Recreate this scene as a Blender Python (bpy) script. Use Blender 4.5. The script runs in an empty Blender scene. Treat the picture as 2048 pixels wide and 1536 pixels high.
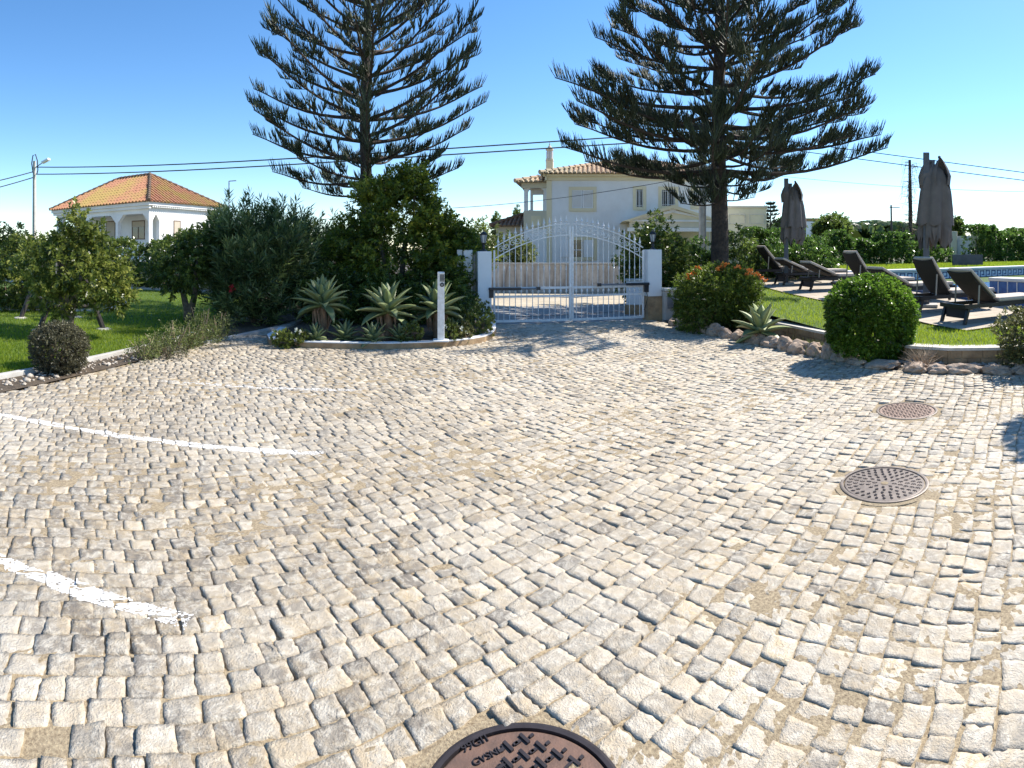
import bpy, bmesh, math, random
import numpy as np
from math import sin, cos, pi, radians, atan2, sqrt
from mathutils import Vector, Matrix

scene = bpy.context.scene
COL = scene.collection
F, YH, H = 1150.0, 500.0, 1.65          # survey of the photograph: panorama scale, horizon row, eye height

# ---------------------------------------------------------------- survey helpers
def phi(x): return (x - 1024) / F
def at(x, r): a = phi(x); return (r * sin(a), r * cos(a))
def zat(y, r): return H - (y - YH) * r / F
def pix(x, y, z=0.0):
    r = F * (H - z) / (y - YH); return at(x, r)
def terr(Y): return 0.25 + 0.045 * (max(8.0, min(Y, 20.0)) - 8.0)   # lawn level round the pool

# ---------------------------------------------------------------- object helpers
def link(o, parent=None):
    COL.objects.link(o)
    if parent is not None: o.parent = parent
    return o
def tag(o, label=None, cat=None, group=None, kind=None):
    if label: o['label'] = label
    if cat: o['category'] = cat
    if group: o['group'] = group
    if kind: o['kind'] = kind
    return o
def thing(name, label, cat, loc=(0, 0, 0), rz=0.0, group=None):
    o = bpy.data.objects.new(name, None); o.empty_display_size = .2
    o.location = loc; o.rotation_euler = (0, 0, rz)
    link(o); return tag(o, label, cat, group)
def copy_tree(o, parent=None):
    c = o.copy(); COL.objects.link(c)
    if parent is not None: c.parent = parent
    for ch in list(o.children): copy_tree(ch, c)
    return c

class MB:
    def __init__(s): s.v = []; s.f = []
    def add(s, vs, fs):
        b = len(s.v); s.v += [tuple(p) for p in vs]; s.f += [tuple(i + b for i in f) for f in fs]; return s
    def hexa(s, p):
        return s.add(p, [(0, 3, 2, 1), (4, 5, 6, 7), (0, 1, 5, 4), (1, 2, 6, 5), (2, 3, 7, 6), (3, 0, 4, 7)])
    def box(s, c, d, rz=0.0, tilt=None):
        x, y, z = d[0] / 2, d[1] / 2, d[2] / 2
        ps = [(-x, -y, -z), (x, -y, -z), (x, y, -z), (-x, y, -z), (-x, -y, z), (x, -y, z), (x, y, z), (-x, y, z)]
        m = Matrix.Rotation(rz, 3, 'Z')
        if tilt: m = m @ Matrix.Rotation(tilt[1], 3, tilt[0])
        return s.hexa([tuple(m @ Vector(p) + Vector(c)) for p in ps])
    def bar(s, a, b, w, h=None, up=(0, 0, 1)):
        h = h or w; a = Vector(a); b = Vector(b); d = (b - a).normalized(); u = Vector(up)
        if abs(d.dot(u)) > .98: u = Vector((0, 1, 0))
        r = d.cross(u).normalized() * (w / 2); t = r.cross(d).normalized() * (h / 2)
        return s.hexa([a - r - t, a + r - t, a + r + t, a - r + t, b - r - t, b + r - t, b + r + t, b - r + t])
    def tube(s, pts, rad, n=6, cap=True):
        pts = [Vector(p) for p in pts]; k = len(pts)
        if not isinstance(rad, (list, tuple)): rad = [rad] * k
        b = len(s.v); ref = None
        for i, p in enumerate(pts):
            d = (pts[min(i + 1, k - 1)] - pts[max(i - 1, 0)]).normalized()
            if ref is None: ref = Vector((0, 0, 1)) if abs(d.z) < .9 else Vector((1, 0, 0))
            u = d.cross(ref)
            if u.length < 1e-5: u = d.cross(Vector((0, 1, .3)))
            u.normalize(); w = u.cross(d).normalized(); ref = w
            for j in range(n):
                a = 2 * pi * j / n; q = p + (u * cos(a) + w * sin(a)) * rad[i]; s.v.append(tuple(q))
        for i in range(k - 1):
            for j in range(n):
                j2 = (j + 1) % n
                s.f.append((b + i * n + j, b + i * n + j2, b + (i + 1) * n + j2, b + (i + 1) * n + j))
        if cap:
            s.f.append(tuple(b + j for j in range(n))[::-1]); s.f.append(tuple(b + (k - 1) * n + j for j in range(n)))
        return s
    def lathe(s, prof, c=(0, 0, 0), n=12):
        b = len(s.v)
        for r, z in prof:
            for j in range(n):
                a = 2 * pi * j / n; s.v.append((c[0] + r * cos(a), c[1] + r * sin(a), c[2] + z))
        for i in range(len(prof) - 1):
            for j in range(n):
                j2 = (j + 1) % n
                s.f.append((b + i * n + j, b + i * n + j2, b + (i + 1) * n + j2, b + (i + 1) * n + j))
        s.f.append(tuple(b + j for j in range(n))[::-1]); s.f.append(tuple(b + (len(prof) - 1) * n + j for j in range(n)))
        return s
    def prism(s, poly, z0, z1):
        n = len(poly); b = len(s.v)
        s.v += [(x, y, z0) for x, y in poly] + [(x, y, z1) for x, y in poly]
        s.f.append(tuple(b + i for i in range(n))[::-1]); s.f.append(tuple(b + n + i for i in range(n)))
        for i in range(n):
            j = (i + 1) % n; s.f.append((b + i, b + j, b + n + j, b + n + i))
        return s
    def ribbon(s, pts, off0, off1, z0, z1):
        """wall along a ground polyline between two sideways offsets (right of travel is +)."""
        P = [Vector((p[0], p[1])) for p in pts]; n = len(P); b = len(s.v)
        for i, p in enumerate(P):
            d = (P[min(i + 1, n - 1)] - P[max(i - 1, 0)]).normalized(); nn = Vector((d.y, -d.x))
            za = z0[i] if isinstance(z0, list) else z0; zb = z1[i] if isinstance(z1, list) else z1
            for o, z in ((off0, za), (off1, za), (off1, zb), (off0, zb)):
                q = p + nn * o; s.v.append((q.x, q.y, z))
        for i in range(n - 1):
            a = b + i * 4; c = a + 4
            for j in range(4):
                k = (j + 1) % 4; s.f.append((a + j, a + k, c + k, c + j))
        s.f.append((b, b + 1, b + 2, b + 3)); e = b + (n - 1) * 4; s.f.append((e + 3, e + 2, e + 1, e))
        return s
    def build(s, name, mat, parent=None, smooth=False, bevel=0.0):
        me = bpy.data.meshes.new(name); me.from_pydata(s.v, [], s.f); me.validate()
        bm = bmesh.new(); bm.from_mesh(me); bmesh.ops.recalc_face_normals(bm, faces=bm.faces); bm.to_mesh(me); bm.free()
        me.materials.append(mat)
        if smooth:
            me.polygons.foreach_set('use_smooth', [True] * len(me.polygons))
        o = bpy.data.objects.new(name, me); link(o, parent)
        if bevel:
            m = o.modifiers.new('bevel', 'BEVEL'); m.width = bevel; m.segments = 2; m.limit_method = 'ANGLE'
        return o

def np_mesh(name, verts, faces, mat, parent=None, tint=None, smooth=False):
    """verts (N,3), faces (M,k) int; tint (N,) 0..1 per vertex"""
    me = bpy.data.meshes.new(name); verts = np.asarray(verts, np.float32).reshape(-1, 3); faces = np.asarray(faces, np.int32)
    k = faces.shape[1]; m = len(faces)
    me.vertices.add(len(verts)); me.vertices.foreach_set('co', verts.ravel())
    me.loops.add(m * k); me.loops.foreach_set('vertex_index', faces.ravel())
    me.polygons.add(m); me.polygons.foreach_set('loop_start', np.arange(0, m * k, k, dtype=np.int32))
    if smooth: me.polygons.foreach_set('use_smooth', np.ones(m, bool))
    me.update(calc_edges=True)
    if tint is not None:
        a = me.attributes.new('tint', 'FLOAT', 'POINT'); a.data.foreach_set('value', np.asarray(tint, np.float32).ravel())
    me.materials.append(mat)
    o = bpy.data.objects.new(name, me); return link(o, parent)

# ---------------------------------------------------------------- materials
def newmat(name):
    m = bpy.data.materials.new(name); m.use_nodes = True
    nt = m.node_tree; b = nt.nodes['Principled BSDF']; return m, nt, b
def N(nt, t, **kw):
    n = nt.nodes.new(t)
    for k, v in kw.items(): setattr(n, k, v)
    return n
def ramp(nt, fac, stops):
    r = N(nt, 'ShaderNodeValToRGB'); e = r.color_ramp.elements
    while len(e) < len(stops): e.new(.5)
    for i, (p, c) in enumerate(stops): e[i].position = p; e[i].color = (*c, 1)
    nt.links.new(fac, r.inputs[0]); return r.outputs[0]
def noise(nt, scale, detail=4, rough=.6, vec=None, dist=0.0):
    n = N(nt, 'ShaderNodeTexNoise'); n.inputs['Scale'].default_value = scale; n.inputs['Detail'].default_value = detail
    n.inputs['Roughness'].default_value = rough; n.inputs['Distortion'].default_value = dist
    if vec is None:
        tc = N(nt, 'ShaderNodeNewGeometry'); vec = tc.outputs['Position']
    nt.links.new(vec, n.inputs['Vector']); return n.outputs[0]
def scaled_pos(nt, s):
    g = N(nt, 'ShaderNodeNewGeometry'); m = N(nt, 'ShaderNodeMapping'); m.inputs['Scale'].default_value = s
    nt.links.new(g.outputs['Position'], m.inputs[0]); return m.outputs[0]
def mix(nt, fac, a, b, mode='MIX'):
    m = N(nt, 'ShaderNodeMix', data_type='RGBA', blend_type=mode)
    for sock, v in ((0, fac), (6, a), (7, b)):
        if isinstance(v, (int, float)): m.inputs[sock].default_value = v
        elif isinstance(v, tuple): m.inputs[sock].default_value = (*v, 1)
        else: nt.links.new(v, m.inputs[sock])
    return m.outputs[2]
def bump(nt, b, h, strength=.3, dist=.01):
    n = N(nt, 'ShaderNodeBump'); n.inputs['Strength'].default_value = strength; n.inputs['Distance'].default_value = dist
    nt.links.new(h, n.inputs['Height']); nt.links.new(n.outputs[0], b.inputs['Normal'])
def mat(name, c1, c2=None, scale=3.0, rough=.8, bmp=0.0, bscale=40.0, metal=0.0, spec=.5, bdist=.01, stops=None):
    m, nt, b = newmat(name)
    c2 = c2 or tuple(x * .82 for x in c1)
    nz = noise(nt, scale, 6)
    nt.links.new(ramp(nt, nz, stops or [(.32, c2), (.68, c1)]), b.inputs['Base Color'])
    b.inputs['Roughness'].default_value = rough; b.inputs['Metallic'].default_value = metal
    b.inputs['Specular IOR Level'].default_value = spec
    if bmp: bump(nt, b, noise(nt, bscale, 5), bmp, bdist)
    return m
def leafmat(name, lo, mid, hi, trans=.35, rough=.42, tcol=None, spec=.45):
    m, nt, b = newmat(name)
    a = N(nt, 'ShaderNodeAttribute', attribute_name='tint')
    col = ramp(nt, a.outputs['Fac'], [(0.0, lo), (.55, mid), (1.0, hi)])
    nt.links.new(col, b.inputs['Base Color']); b.inputs['Roughness'].default_value = rough
    b.inputs['Specular IOR Level'].default_value = spec
    t = N(nt, 'ShaderNodeBsdfTranslucent'); tc = tcol or tuple(min(1, x * 1.9) for x in mid)
    nt.links.new(mix(nt, .5, col, tc), t.inputs['Color'])
    ms = N(nt, 'ShaderNodeMixShader'); ms.inputs[0].default_value = trans
    nt.links.new(b.outputs[0], ms.inputs[1]); nt.links.new(t.outputs[0], ms.inputs[2])
    nt.links.new(ms.outputs[0], nt.nodes['Material Output'].inputs['Surface']); return m

M = {}
def stone_mat():
    m, nt, b = newmat('cobble_stone')
    a = N(nt, 'ShaderNodeAttribute', attribute_name='tint')
    base = ramp(nt, a.outputs['Fac'], [(0, (.19, .162, .128)), (.2, (.29, .25, .195)), (.45, (.40, .342, .262)), (.62, (.46, .388, .29)), (.8, (.53, .465, .365)), (.93, (.52, .39, .22)), (1, (.58, .52, .42))])
    n1 = noise(nt, 15, 9, .74, dist=1.0); n2 = noise(nt, 7.5, 7, .7, dist=.5); n3 = noise(nt, .55, 3)
    c = mix(nt, ramp(nt, n1, [(.47, (0, 0, 0)), (.60, (.6, .6, .6))]), base, (.68, .62, .51))
    c = mix(nt, ramp(nt, n2, [(.46, (0, 0, 0)), (.64, (.62, .62, .62))]), c, (.44, .335, .20))
    c = mix(nt, ramp(nt, n3, [(.46, (0, 0, 0)), (.66, (.3, .3, .3))]), c, (.62, .58, .50))
    n4 = noise(nt, 70, 4, .7)
    c = mix(nt, ramp(nt, n4, [(.62, (0, 0, 0)), (.74, (.55, .55, .55))]), c, (.16, .135, .10))
    nt.links.new(c, b.inputs['Base Color']); b.inputs['Roughness'].default_value = .62; b.inputs['Specular IOR Level'].default_value = .4
    mx = N(nt, 'ShaderNodeMath', operation='ADD'); nt.links.new(noise(nt, 16, 9, .72, dist=1.0), mx.inputs[0]); nt.links.new(noise(nt, 120, 3), mx.inputs[1])
    bump(nt, b, mx.outputs[0], .8, .011); return m
M['cobble'] = stone_mat()
M['joint'] = mat('joint_sand', (.44, .35, .22), (.17, .125, .075), 70, .95, .8, 160, bdist=.008)
M['paint'] = mat('road_paint', (.76, .75, .72), (.52, .49, .44), 28, .7, .4, 60)
M['soil'] = mat('soil', (.13, .095, .06), (.05, .037, .025), 14, .95, .9, 40, bdist=.03)
M['dryground'] = mat('dry_ground', (.17, .15, .08), (.09, .09, .04), .3, .95, .4, 8)
M['asphalt'] = mat('asphalt', (.33, .315, .295), (.25, .24, .225), 2.5, .9, .5, 120)
M['verge'] = mat('verge_paving', (.50, .43, .32), (.36, .30, .21), 1.2, .9, .8, 9, bdist=.02)
M['white_wall'] = mat('white_render', (.81, .81, .80), (.69, .68, .66), .9, .85, .15, 60)
M['white_metal'] = mat('white_metal_paint', (.81, .81, .81), (.62, .60, .57), 14, .35, .05, 80)
M['yellow'] = mat('yellow_render', (.75, .66, .45), (.69, .60, .40), 1.5, .85, .15, 50)
M['cream'] = mat('cream_render', (.66, .60, .45), (.55, .50, .38), .9, .85, .15, 50)
M['beige'] = mat('beige_render', (.62, .54, .42), (.54, .46, .36), 1, .85, .15, 50)
M['stonewall'] = mat('stone_cladding', (.40, .275, .15), (.22, .145, .08), 5, .85, .8, 16, bdist=.02)
M['cap'] = mat('stone_cap', (.63, .59, .51), (.47, .43, .36), 7, .8, .4, 50)
M['rock'] = mat('rock', (.50, .38, .28), (.23, .16, .115), 9, .9, 1.0, 14, bdist=.03)
M['pebble'] = mat('pebble', (.54, .48, .40), (.22, .18, .14), 22, .75, .4, 60)
M['dark_metal'] = mat('dark_metal', (.022, .022, .026), (.014, .014, .016), 10, .45)
M['black_plastic'] = mat('black_plastic', (.03, .03, .034), None, 9, .4)
M['grey_metal'] = mat('grey_metal', (.24, .245, .25), (.18, .185, .19), 9, .45, metal=.3)
M['concrete'] = mat('concrete', (.48, .46, .42), (.36, .34, .31), 5, .9, .4, 40)
M['timber'] = mat('dark_timber', (.055, .045, .042), (.025, .02, .02), 9, .75, .4, 30)
M['bark'] = mat('pine_bark', (.085, .058, .042), (.03, .022, .017), 9, .95, 1.0, 22, bdist=.04)
M['graybark'] = mat('grey_bark', (.22, .18, .135), (.085, .068, .05), 14, .95, 1.0, 30, bdist=.02)
M['twig'] = mat('twig', (.19, .13, .085), (.10, .07, .05), 12, .9)
M['drytwig'] = mat('dry_twig', (.40, .30, .20), (.25, .18, .12), 12, .9)
M['glass'] = mat('window_glass', (.03, .035, .04), (.018, .02, .025), 2, .08, spec=.8)
M['louvre'] = mat('louvre_white', (.80, .80, .80), (.76, .76, .76), 4, .5)
M['brownframe'] = mat('brown_frame', (.16, .10, .065), None, 4, .6)
M['shutterbeige'] = mat('roller_shutter', (.50, .43, .33), (.45, .385, .30), 4, .6)
M['lampglass'] = mat('lamp_glass', (.50, .53, .55), (.42, .45, .47), 5, .2)
M['sling'] = mat('dark_weave', (.016, .0135, .012), (.009, .008, .007), 90, .8, .5, 220, bdist=.004)
M['frame'] = mat('lounger_frame', (.015, .014, .016), (.010, .009, .011), 8, .4)
M['panel'] = mat('lounger_panel', (.020, .023, .033), (.014, .016, .024), 120, .7, .4, 260, bdist=.004)
M['cushion'] = mat('cushion_fabric', (.54, .46, .38), (.44, .37, .30), 9, .9, .5, 130, bdist=.004)
M['strut'] = mat('strut_metal', (.34, .29, .23), None, 9, .5)
M['canopy'] = mat('taupe_fabric', (.165, .14, .122), (.115, .097, .085), 3, .9, .5, 60, bdist=.01)
def pavemat():
    m, nt, b = newmat('terrace_paving'); t = N(nt, 'ShaderNodeTexBrick'); t.offset = .5
    g = N(nt, 'ShaderNodeNewGeometry'); nt.links.new(g.outputs['Position'], t.inputs['Vector'])
    for k, v in (('Scale', 1.0), ('Mortar Size', .012), ('Brick Width', .6), ('Row Height', .4)): t.inputs[k].default_value = v
    for k, v in (('Color1', (.46, .39, .30, 1)), ('Color2', (.40, .335, .255, 1)), ('Mortar', (.20, .165, .12, 1))): t.inputs[k].default_value = v
    c = mix(nt, ramp(nt, noise(nt, 2.4, 6), [(.4, (0, 0, 0)), (.7, (.5, .5, .5))]), t.outputs['Color'], (.33, .27, .20))
    nt.links.new(c, b.inputs['Base Color']); b.inputs['Roughness'].default_value = .85; return m
M['pave'] = pavemat()
M['litter'] = mat('fallen_leaf', (.22, .15, .06), (.10, .065, .03), 30, .8)
M['coping'] = mat('pool_coping', (.66, .66, .63), (.56, .56, .54), 5, .7, .3, 40)
M['pooltile'] = mat('pool_tile_blue', (.06, .17, .42), (.035, .10, .29), 9, .25)
M['tileband'] = mat('pool_tile_pale', (.50, .60, .70), (.42, .53, .64), 9, .25)
M['navy'] = mat('pool_tile_navy', (.03, .07, .22), None, 9, .3)
M['treefar'] = mat('far_wood_leaf', (.050, .075, .026), (.022, .036, .014), .35, .9)
M['cable'] = mat('cable_black', (.02, .02, .022), None, 9, .6)
M['red'] = mat('red_flower', (.55, .03, .035), (.38, .02, .03), 30, .6)
M['magenta'] = mat('magenta_flower', (.42, .04, .16), (.30, .02, .11), 30, .6)
M['orange'] = mat('orange_flower', (.85, .30, .05), (.80, .20, .03), 30, .6)
M['whiteflower'] = mat('white_flower', (.80, .78, .62), None, 30, .6)
M['rust'] = mat('cast_iron_rust', (.20, .115, .08), (.12, .075, .055), 14, .55, .5, 120, metal=.25, bdist=.003)
M['iron'] = mat('cast_iron_grey', (.22, .18, .15), (.14, .115, .095), 16, .5, .5, 120, metal=.35, bdist=.003)
M['pinkiron'] = mat('cast_iron_pink', (.31, .215, .165), (.20, .14, .11), 16, .6, .5, 120, metal=.2, bdist=.003)
M['irondark'] = mat('cast_iron_dark', (.055, .045, .045), (.035, .028, .028), 20, .45, metal=.4)
M['mat_dark'] = mat('play_mat', (.10, .10, .105), (.06, .06, .065), 3, .9, .3, 40)
M['deadleaf'] = mat('dead_agave_leaf', (.34, .22, .13), (.17, .10, .06), 12, .9, .6, 40)
M['blue_box'] = mat('white_sign', (.72, .76, .82), None, 5, .5)

def wallstain():
    m, nt, b = newmat('stained_wall')
    nz = noise(nt, 1.0, 8, .65, scaled_pos(nt, (3.2, 3.2, .45)), .6); n2 = noise(nt, 7, 6)
    c = ramp(nt, nz, [(.33, (.24, .20, .17)), (.5, (.52, .47, .41)), (.64, (.66, .61, .55))])
    c = mix(nt, ramp(nt, n2, [(.45, (0, 0, 0)), (.75, (.5, .5, .5))]), c, (.30, .25, .20))
    nt.links.new(c, b.inputs['Base Color']); b.inputs['Roughness'].default_value = .9
    bump(nt, b, n2, .3, .01); return m
M['stained'] = wallstain()
def tilemat(name, c1, c2, lichen, amount):
    m, nt, b = newmat(name)
    c = ramp(nt, noise(nt, 5, 5), [(.3, c2), (.7, c1)])
    g = N(nt, 'ShaderNodeNewGeometry')
    n = noise(nt, .42, 6, .65)
    c = mix(nt, ramp(nt, n, [(amount, (0, 0, 0)), (amount + .16, (.9, .9, .9))]), c, lichen)
    n2 = noise(nt, 26, 3)
    c = mix(nt, ramp(nt, n2, [(.5, (0, 0, 0)), (.7, (.4, .4, .4))]), c, (.16, .08, .045))
    nt.links.new(c, b.inputs['Base Color']); b.inputs['Roughness'].default_value = .85; return m
M['tile_l'] = tilemat('terracotta_orange', (.47, .225, .13), (.33, .145, .08), (.36, .26, .075), .46)
M['ridge_dark'] = mat('weathered_ridge', (.20, .13, .085), (.10, .07, .05), 6, .9)
M['post_grey'] = mat('parasol_post', (.085, .09, .10), (.06, .065, .075), 6, .5)
M['tile_r'] = tilemat('terracotta_pale', (.60, .43, .27), (.44, .29, .17), (.44, .37, .24), .48)
M['tile_b'] = tilemat('terracotta_brown', (.30, .17, .10), (.20, .105, .065), (.26, .19, .11), .5)
def watermat():
    m, nt, b = newmat('pool_water_surface')
    b.inputs['Base Color'].default_value = (.03, .16, .48, 1); b.inputs['Roughness'].default_value = .06
    b.inputs['Specular IOR Level'].default_value = .6
    bump(nt, b, noise(nt, 5, 3, .5, dist=1.0), .5, .05); return m
M['water'] = watermat()

M['L_pine'] = leafmat('pine_needles', (.026, .026, .016), (.052, .074, .034), (.15, .175, .075), .2, .5)
M['L_citrus'] = leafmat('citrus_leaf', (.030, .045, .010), (.105, .14, .027), (.42, .42, .10), .46, .28)
M['L_dark'] = leafmat('dark_leaf', (.022, .036, .010), (.095, .140, .028), (.32, .36, .08), .45, .3)
M['L_olean'] = leafmat('oleander_leaf', (.022, .038, .014), (.115, .165, .055), (.42, .46, .18), .42, .32)
M['L_tree'] = leafmat('bright_tree_leaf', (.026, .042, .008), (.135, .180, .024), (.50, .48, .07), .50, .3)
M['L_hedge'] = leafmat('hedge_leaf', (.028, .050, .013), (.078, .145, .026), (.22, .31, .06), .45, .32)
M['L_box'] = leafmat('box_leaf', (.026, .055, .008), (.085, .165, .016), (.28, .40, .05), .45, .34)
M['L_dull'] = leafmat('dull_bush_leaf', (.036, .034, .020), (.092, .088, .048), (.19, .18, .10), .25, .5)
M['L_weed'] = leafmat('weedy_leaf', (.045, .058, .018), (.125, .155, .045), (.30, .31, .11), .4, .5)
M['L_var'] = leafmat('variegated_leaf', (.045, .055, .016), (.14, .145, .05), (.42, .40, .17), .3, .4)
M['L_succ'] = leafmat('succulent_leaf', (.03, .045, .010), (.12, .155, .028), (.30, .34, .08), .2, .4)
M['L_blue'] = leafmat('bluish_leaf', (.016, .032, .026), (.035, .066, .052), (.07, .115, .085), .15, .5)
M['L_grass'] = leafmat('lawn_blade', (.085, .135, .010), (.20, .275, .018), (.42, .45, .05), .5, .5)
M['L_flower'] = leafmat('honeysuckle_leaf', (.032, .055, .009), (.10, .145, .020), (.30, .33, .05), .45, .4)
def agavemat():
    m, nt, b = newmat('agave_leaf'); a = N(nt, 'ShaderNodeAttribute', attribute_name='tint')
    c = ramp(nt, a.outputs['Fac'], [(0, (.085, .12, .045)), (.5, (.18, .225, .085)), (1, (.30, .33, .15))])
    c = mix(nt, ramp(nt, noise(nt, 16, 4), [(.4, (0, 0, 0)), (.8, (.35, .35, .35))]), c, (.20, .19, .10))
    nt.links.new(c, b.inputs['Base Color']); b.inputs['Roughness'].default_value = .5; return m
M['agave'] = agavemat()
M['lawn'] = mat('lawn_base', (.070, .125, .014), (.040, .075, .010), 6, .95, .5, 60, bdist=.02)
# ---------------------------------------------------------------- foliage generators
def unit(v): return v / np.maximum(np.linalg.norm(v, axis=-1, keepdims=True), 1e-9)
def sample_lobes(n, lobes, rng, shell=.4, amp=.12, p=2.0, zmin=None, up=-1.0):
    """points in the outer shell of a union of (super)ellipsoids; returns points and outward normals"""
    L = np.array(lobes, float); w = (L[:, 3] * L[:, 5] + L[:, 4] * L[:, 5] + L[:, 3] * L[:, 4]); w /= w.sum()
    P = []; Nn = []; got = 0
    while got < n:
        k = int((n - got) * 1.8) + 60; i = rng.choice(len(L), k, p=w)
        d = unit(rng.normal(size=(k, 3))); keep = d[:, 2] > up; d = d[keep]; i = i[keep]
        s = 1 / (np.abs(d) ** p).sum(1) ** (1 / p)
        lump = 1 + amp * (np.sin(5.1 * d[:, 0] + 1.7 * i) * np.cos(4.3 * d[:, 1] + 2.1 * i) + np.sin(6.7 * d[:, 2] + i) * .6 + .7 * np.sin(11 * d[:, 0] + 9 * d[:, 2] + i))
        rr = s * lump * (1 - shell * rng.random(len(d)) ** 1.6)
        q = L[i, :3] + d * L[i, 3:6] * rr[:, None]
        ok = np.ones(len(q), bool)
        for j in range(len(L)):
            e = np.linalg.norm((q - L[j, :3]) / L[j, 3:6], axis=1); ok &= ~((e < .62) & (i != j))
        if zmin is not None: ok &= q[:, 2] > zmin
        P.append(q[ok]); Nn.append(unit(d[ok] / L[i[ok], 3:6])); got += ok.sum()
    return np.concatenate(P)[:n], np.concatenate(Nn)[:n]

def clumpy(lobes, n, r0, r1, seed):
    """add small clumps budding from the big lobes so the outline is uneven"""
    rg = random.Random(seed); out = list(lobes)
    for _ in range(n):
        l = rg.choice(lobes); d = Vector((rg.gauss(0, 1), rg.gauss(0, 1), rg.gauss(.25, 1))).normalized(); r = rg.uniform(r0, r1); k = rg.uniform(.86, 1.08)
        out.append((l[0] + d.x * l[3] * k, l[1] + d.y * l[4] * k, l[2] + d.z * l[5] * k, r, r, r * rg.uniform(.7, 1.2)))
    return out
def leaf_shoots(P, A, k, ln, wd, rng, spread=.9, shoot=.12, droop=.15, jit=.35, tint=None, fold=.2):
    """k leaves spiralling along each shoot (base P, axis A)"""
    n = len(P); A = unit(A)
    r = rng.normal(size=(n, 3)); U = unit(np.cross(A, r)); V = np.cross(A, U)
    t = np.linspace(.05, 1, k)[None, :]; ang = (np.arange(k) * 2.4)[None, :] + rng.random((n, 1)) * 6.28 + rng.normal(size=(n, k)) * .3
    perp = U[:, None] * np.cos(ang)[..., None] + V[:, None] * np.sin(ang)[..., None]
    sp = spread * (1.15 - .75 * t)[..., None]
    d = unit(A[:, None] * 1.0 + perp * sp * 1.6 + rng.normal(size=(n, k, 3)) * jit * .5)
    base = P[:, None] + A[:, None] * (t * shoot)[..., None]
    side = unit(np.cross(d, A[:, None] + rng.normal(size=(n, k, 3)) * .5)); nor = np.cross(side, d)
    l = ln * (.6 + .6 * rng.random((n, k)))[..., None]; w = wd * (.7 + .5 * rng.random((n, k)))[..., None]
    mid = base + d * l * .48; tip = base + d * l; tip[..., 2] -= (droop * l[..., 0])
    v = np.stack([base, mid + side * w / 2 + nor * w * fold, tip, mid - side * w / 2 + nor * w * fold], 2)
    T = (tint[:, None] if tint is not None else .45) + rng.normal(size=(n, k)) * .17
    return v.reshape(-1, 3), np.repeat(np.clip(T, 0, 1).reshape(-1), 4)

def crown(name, mat_, lobes, n, k, ln, wd, seed, parent, shell=.4, amp=.12, p=2.0, zmin=None, upw=.5, outw=.8, spread=.9, shoot=.12,
          droop=.15, up=-1.0, extra=None, fold=.2, tintbias=0.0):
    rng = np.random.default_rng(seed)
    P, Nn = sample_lobes(n, lobes, rng, shell, amp, p, zmin, up)
    A = Nn * outw + np.array([0, 0, upw]) + rng.normal(size=P.shape) * .4
    cl = .45 + tintbias + .2 * np.sin(P[:, 0] * 3.1 + seed) * np.cos(P[:, 2] * 3.7 + P[:, 1] * 2.3) + rng.normal(size=len(P)) * .13
    v, t = leaf_shoots(P, A, k, ln, wd, rng, spread, shoot, droop, tint=cl, fold=fold)
    f = np.arange(len(v)).reshape(-1, 4)
    return np_mesh(name, v, f, mat_, parent, t)

def box_hedge_points(n, a, b, th, z0, z1, rng, bumpy=.12):
    """points over the faces of a clipped hedge running a->b"""
    a = np.array(a, float); b = np.array(b, float); L = np.linalg.norm(b - a); d = (b - a) / L; nn = np.array([d[1], -d[0]])
    hgt = z1 - z0; ar = np.array([L * hgt, L * hgt * .35, L * th]); f = rng.choice(3, n, p=ar / ar.sum())
    u = rng.random(n) * L; s = rng.random(n); dep = rng.random(n) ** 1.7 * .3
    wob = bumpy * (np.sin(u * 1.9) + .6 * np.sin(u * 4.7 + 1) + .5 * np.sin(u * .6 + 2))
    off = np.where(f == 0, th / 2 - dep, np.where(f == 1, -th / 2 + dep, (s - .5) * th))
    z = np.where(f == 2, z1 - dep + wob, z0 + s * (hgt + wob))
    off = off + np.where(f == 0, .6 * bumpy * np.sin(u * 2.3 + z * 2.7) + bumpy * .6 * np.sin(u * 5 - z * 4), 0)
    P = np.stack([a[0] + d[0] * u + nn[0] * off, a[1] + d[1] * u + nn[1] * off, z], 1)
    Nn = np.where((f == 2)[:, None], np.array([0, 0, 1.0]), np.where((f == 0)[:, None], np.array([nn[0], nn[1], .2]), np.array([-nn[0], -nn[1], .2])))
    return P, Nn
def hedge(name, label, mat_, a, b, th, z0, z1, n, k, ln, wd, seed, zg=0.0, bumpy=.12, group=None, upw=.5, shoot=.12):
    rng = np.random.default_rng(seed); P, Nn = box_hedge_points(n, a, b, th, z0, z1, rng, bumpy)
    A = Nn * .8 + np.array([0, 0, upw]) + rng.normal(size=P.shape) * .45
    cl = .45 + .2 * np.sin(P[:, 0] * 2.1 + seed) * np.cos(P[:, 2] * 3.7) + rng.normal(size=len(P)) * .14
    v, t = leaf_shoots(P, A, k, ln, wd, rng, .9, shoot, tint=cl)
    root = thing(name, label, 'hedge', (0, 0, 0), 0, group)
    np_mesh('leaves', v, np.arange(len(v)).reshape(-1, 4), mat_, root, t)
    m = MB(); L = sqrt((b[0] - a[0]) ** 2 + (b[1] - a[1]) ** 2); random.seed(seed)
    for i in range(int(L / .55)):
        u = (i + .5) / int(L / .55) + random.uniform(-.01, .01); x = a[0] + (b[0] - a[0]) * u; y = a[1] + (b[1] - a[1]) * u
        for q in range(3):
            dx, dy = random.uniform(-.25, .25), random.uniform(-.2, .2)
            m.tube([(x, y, zg - .05), (x + dx * .5, y + dy * .5, zg + (z1 - zg) * .45), (x + dx, y + dy, z1 - .25)], [.025, .02, .008], 5)
    m.build('stems', M['twig'], root); return root
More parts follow.
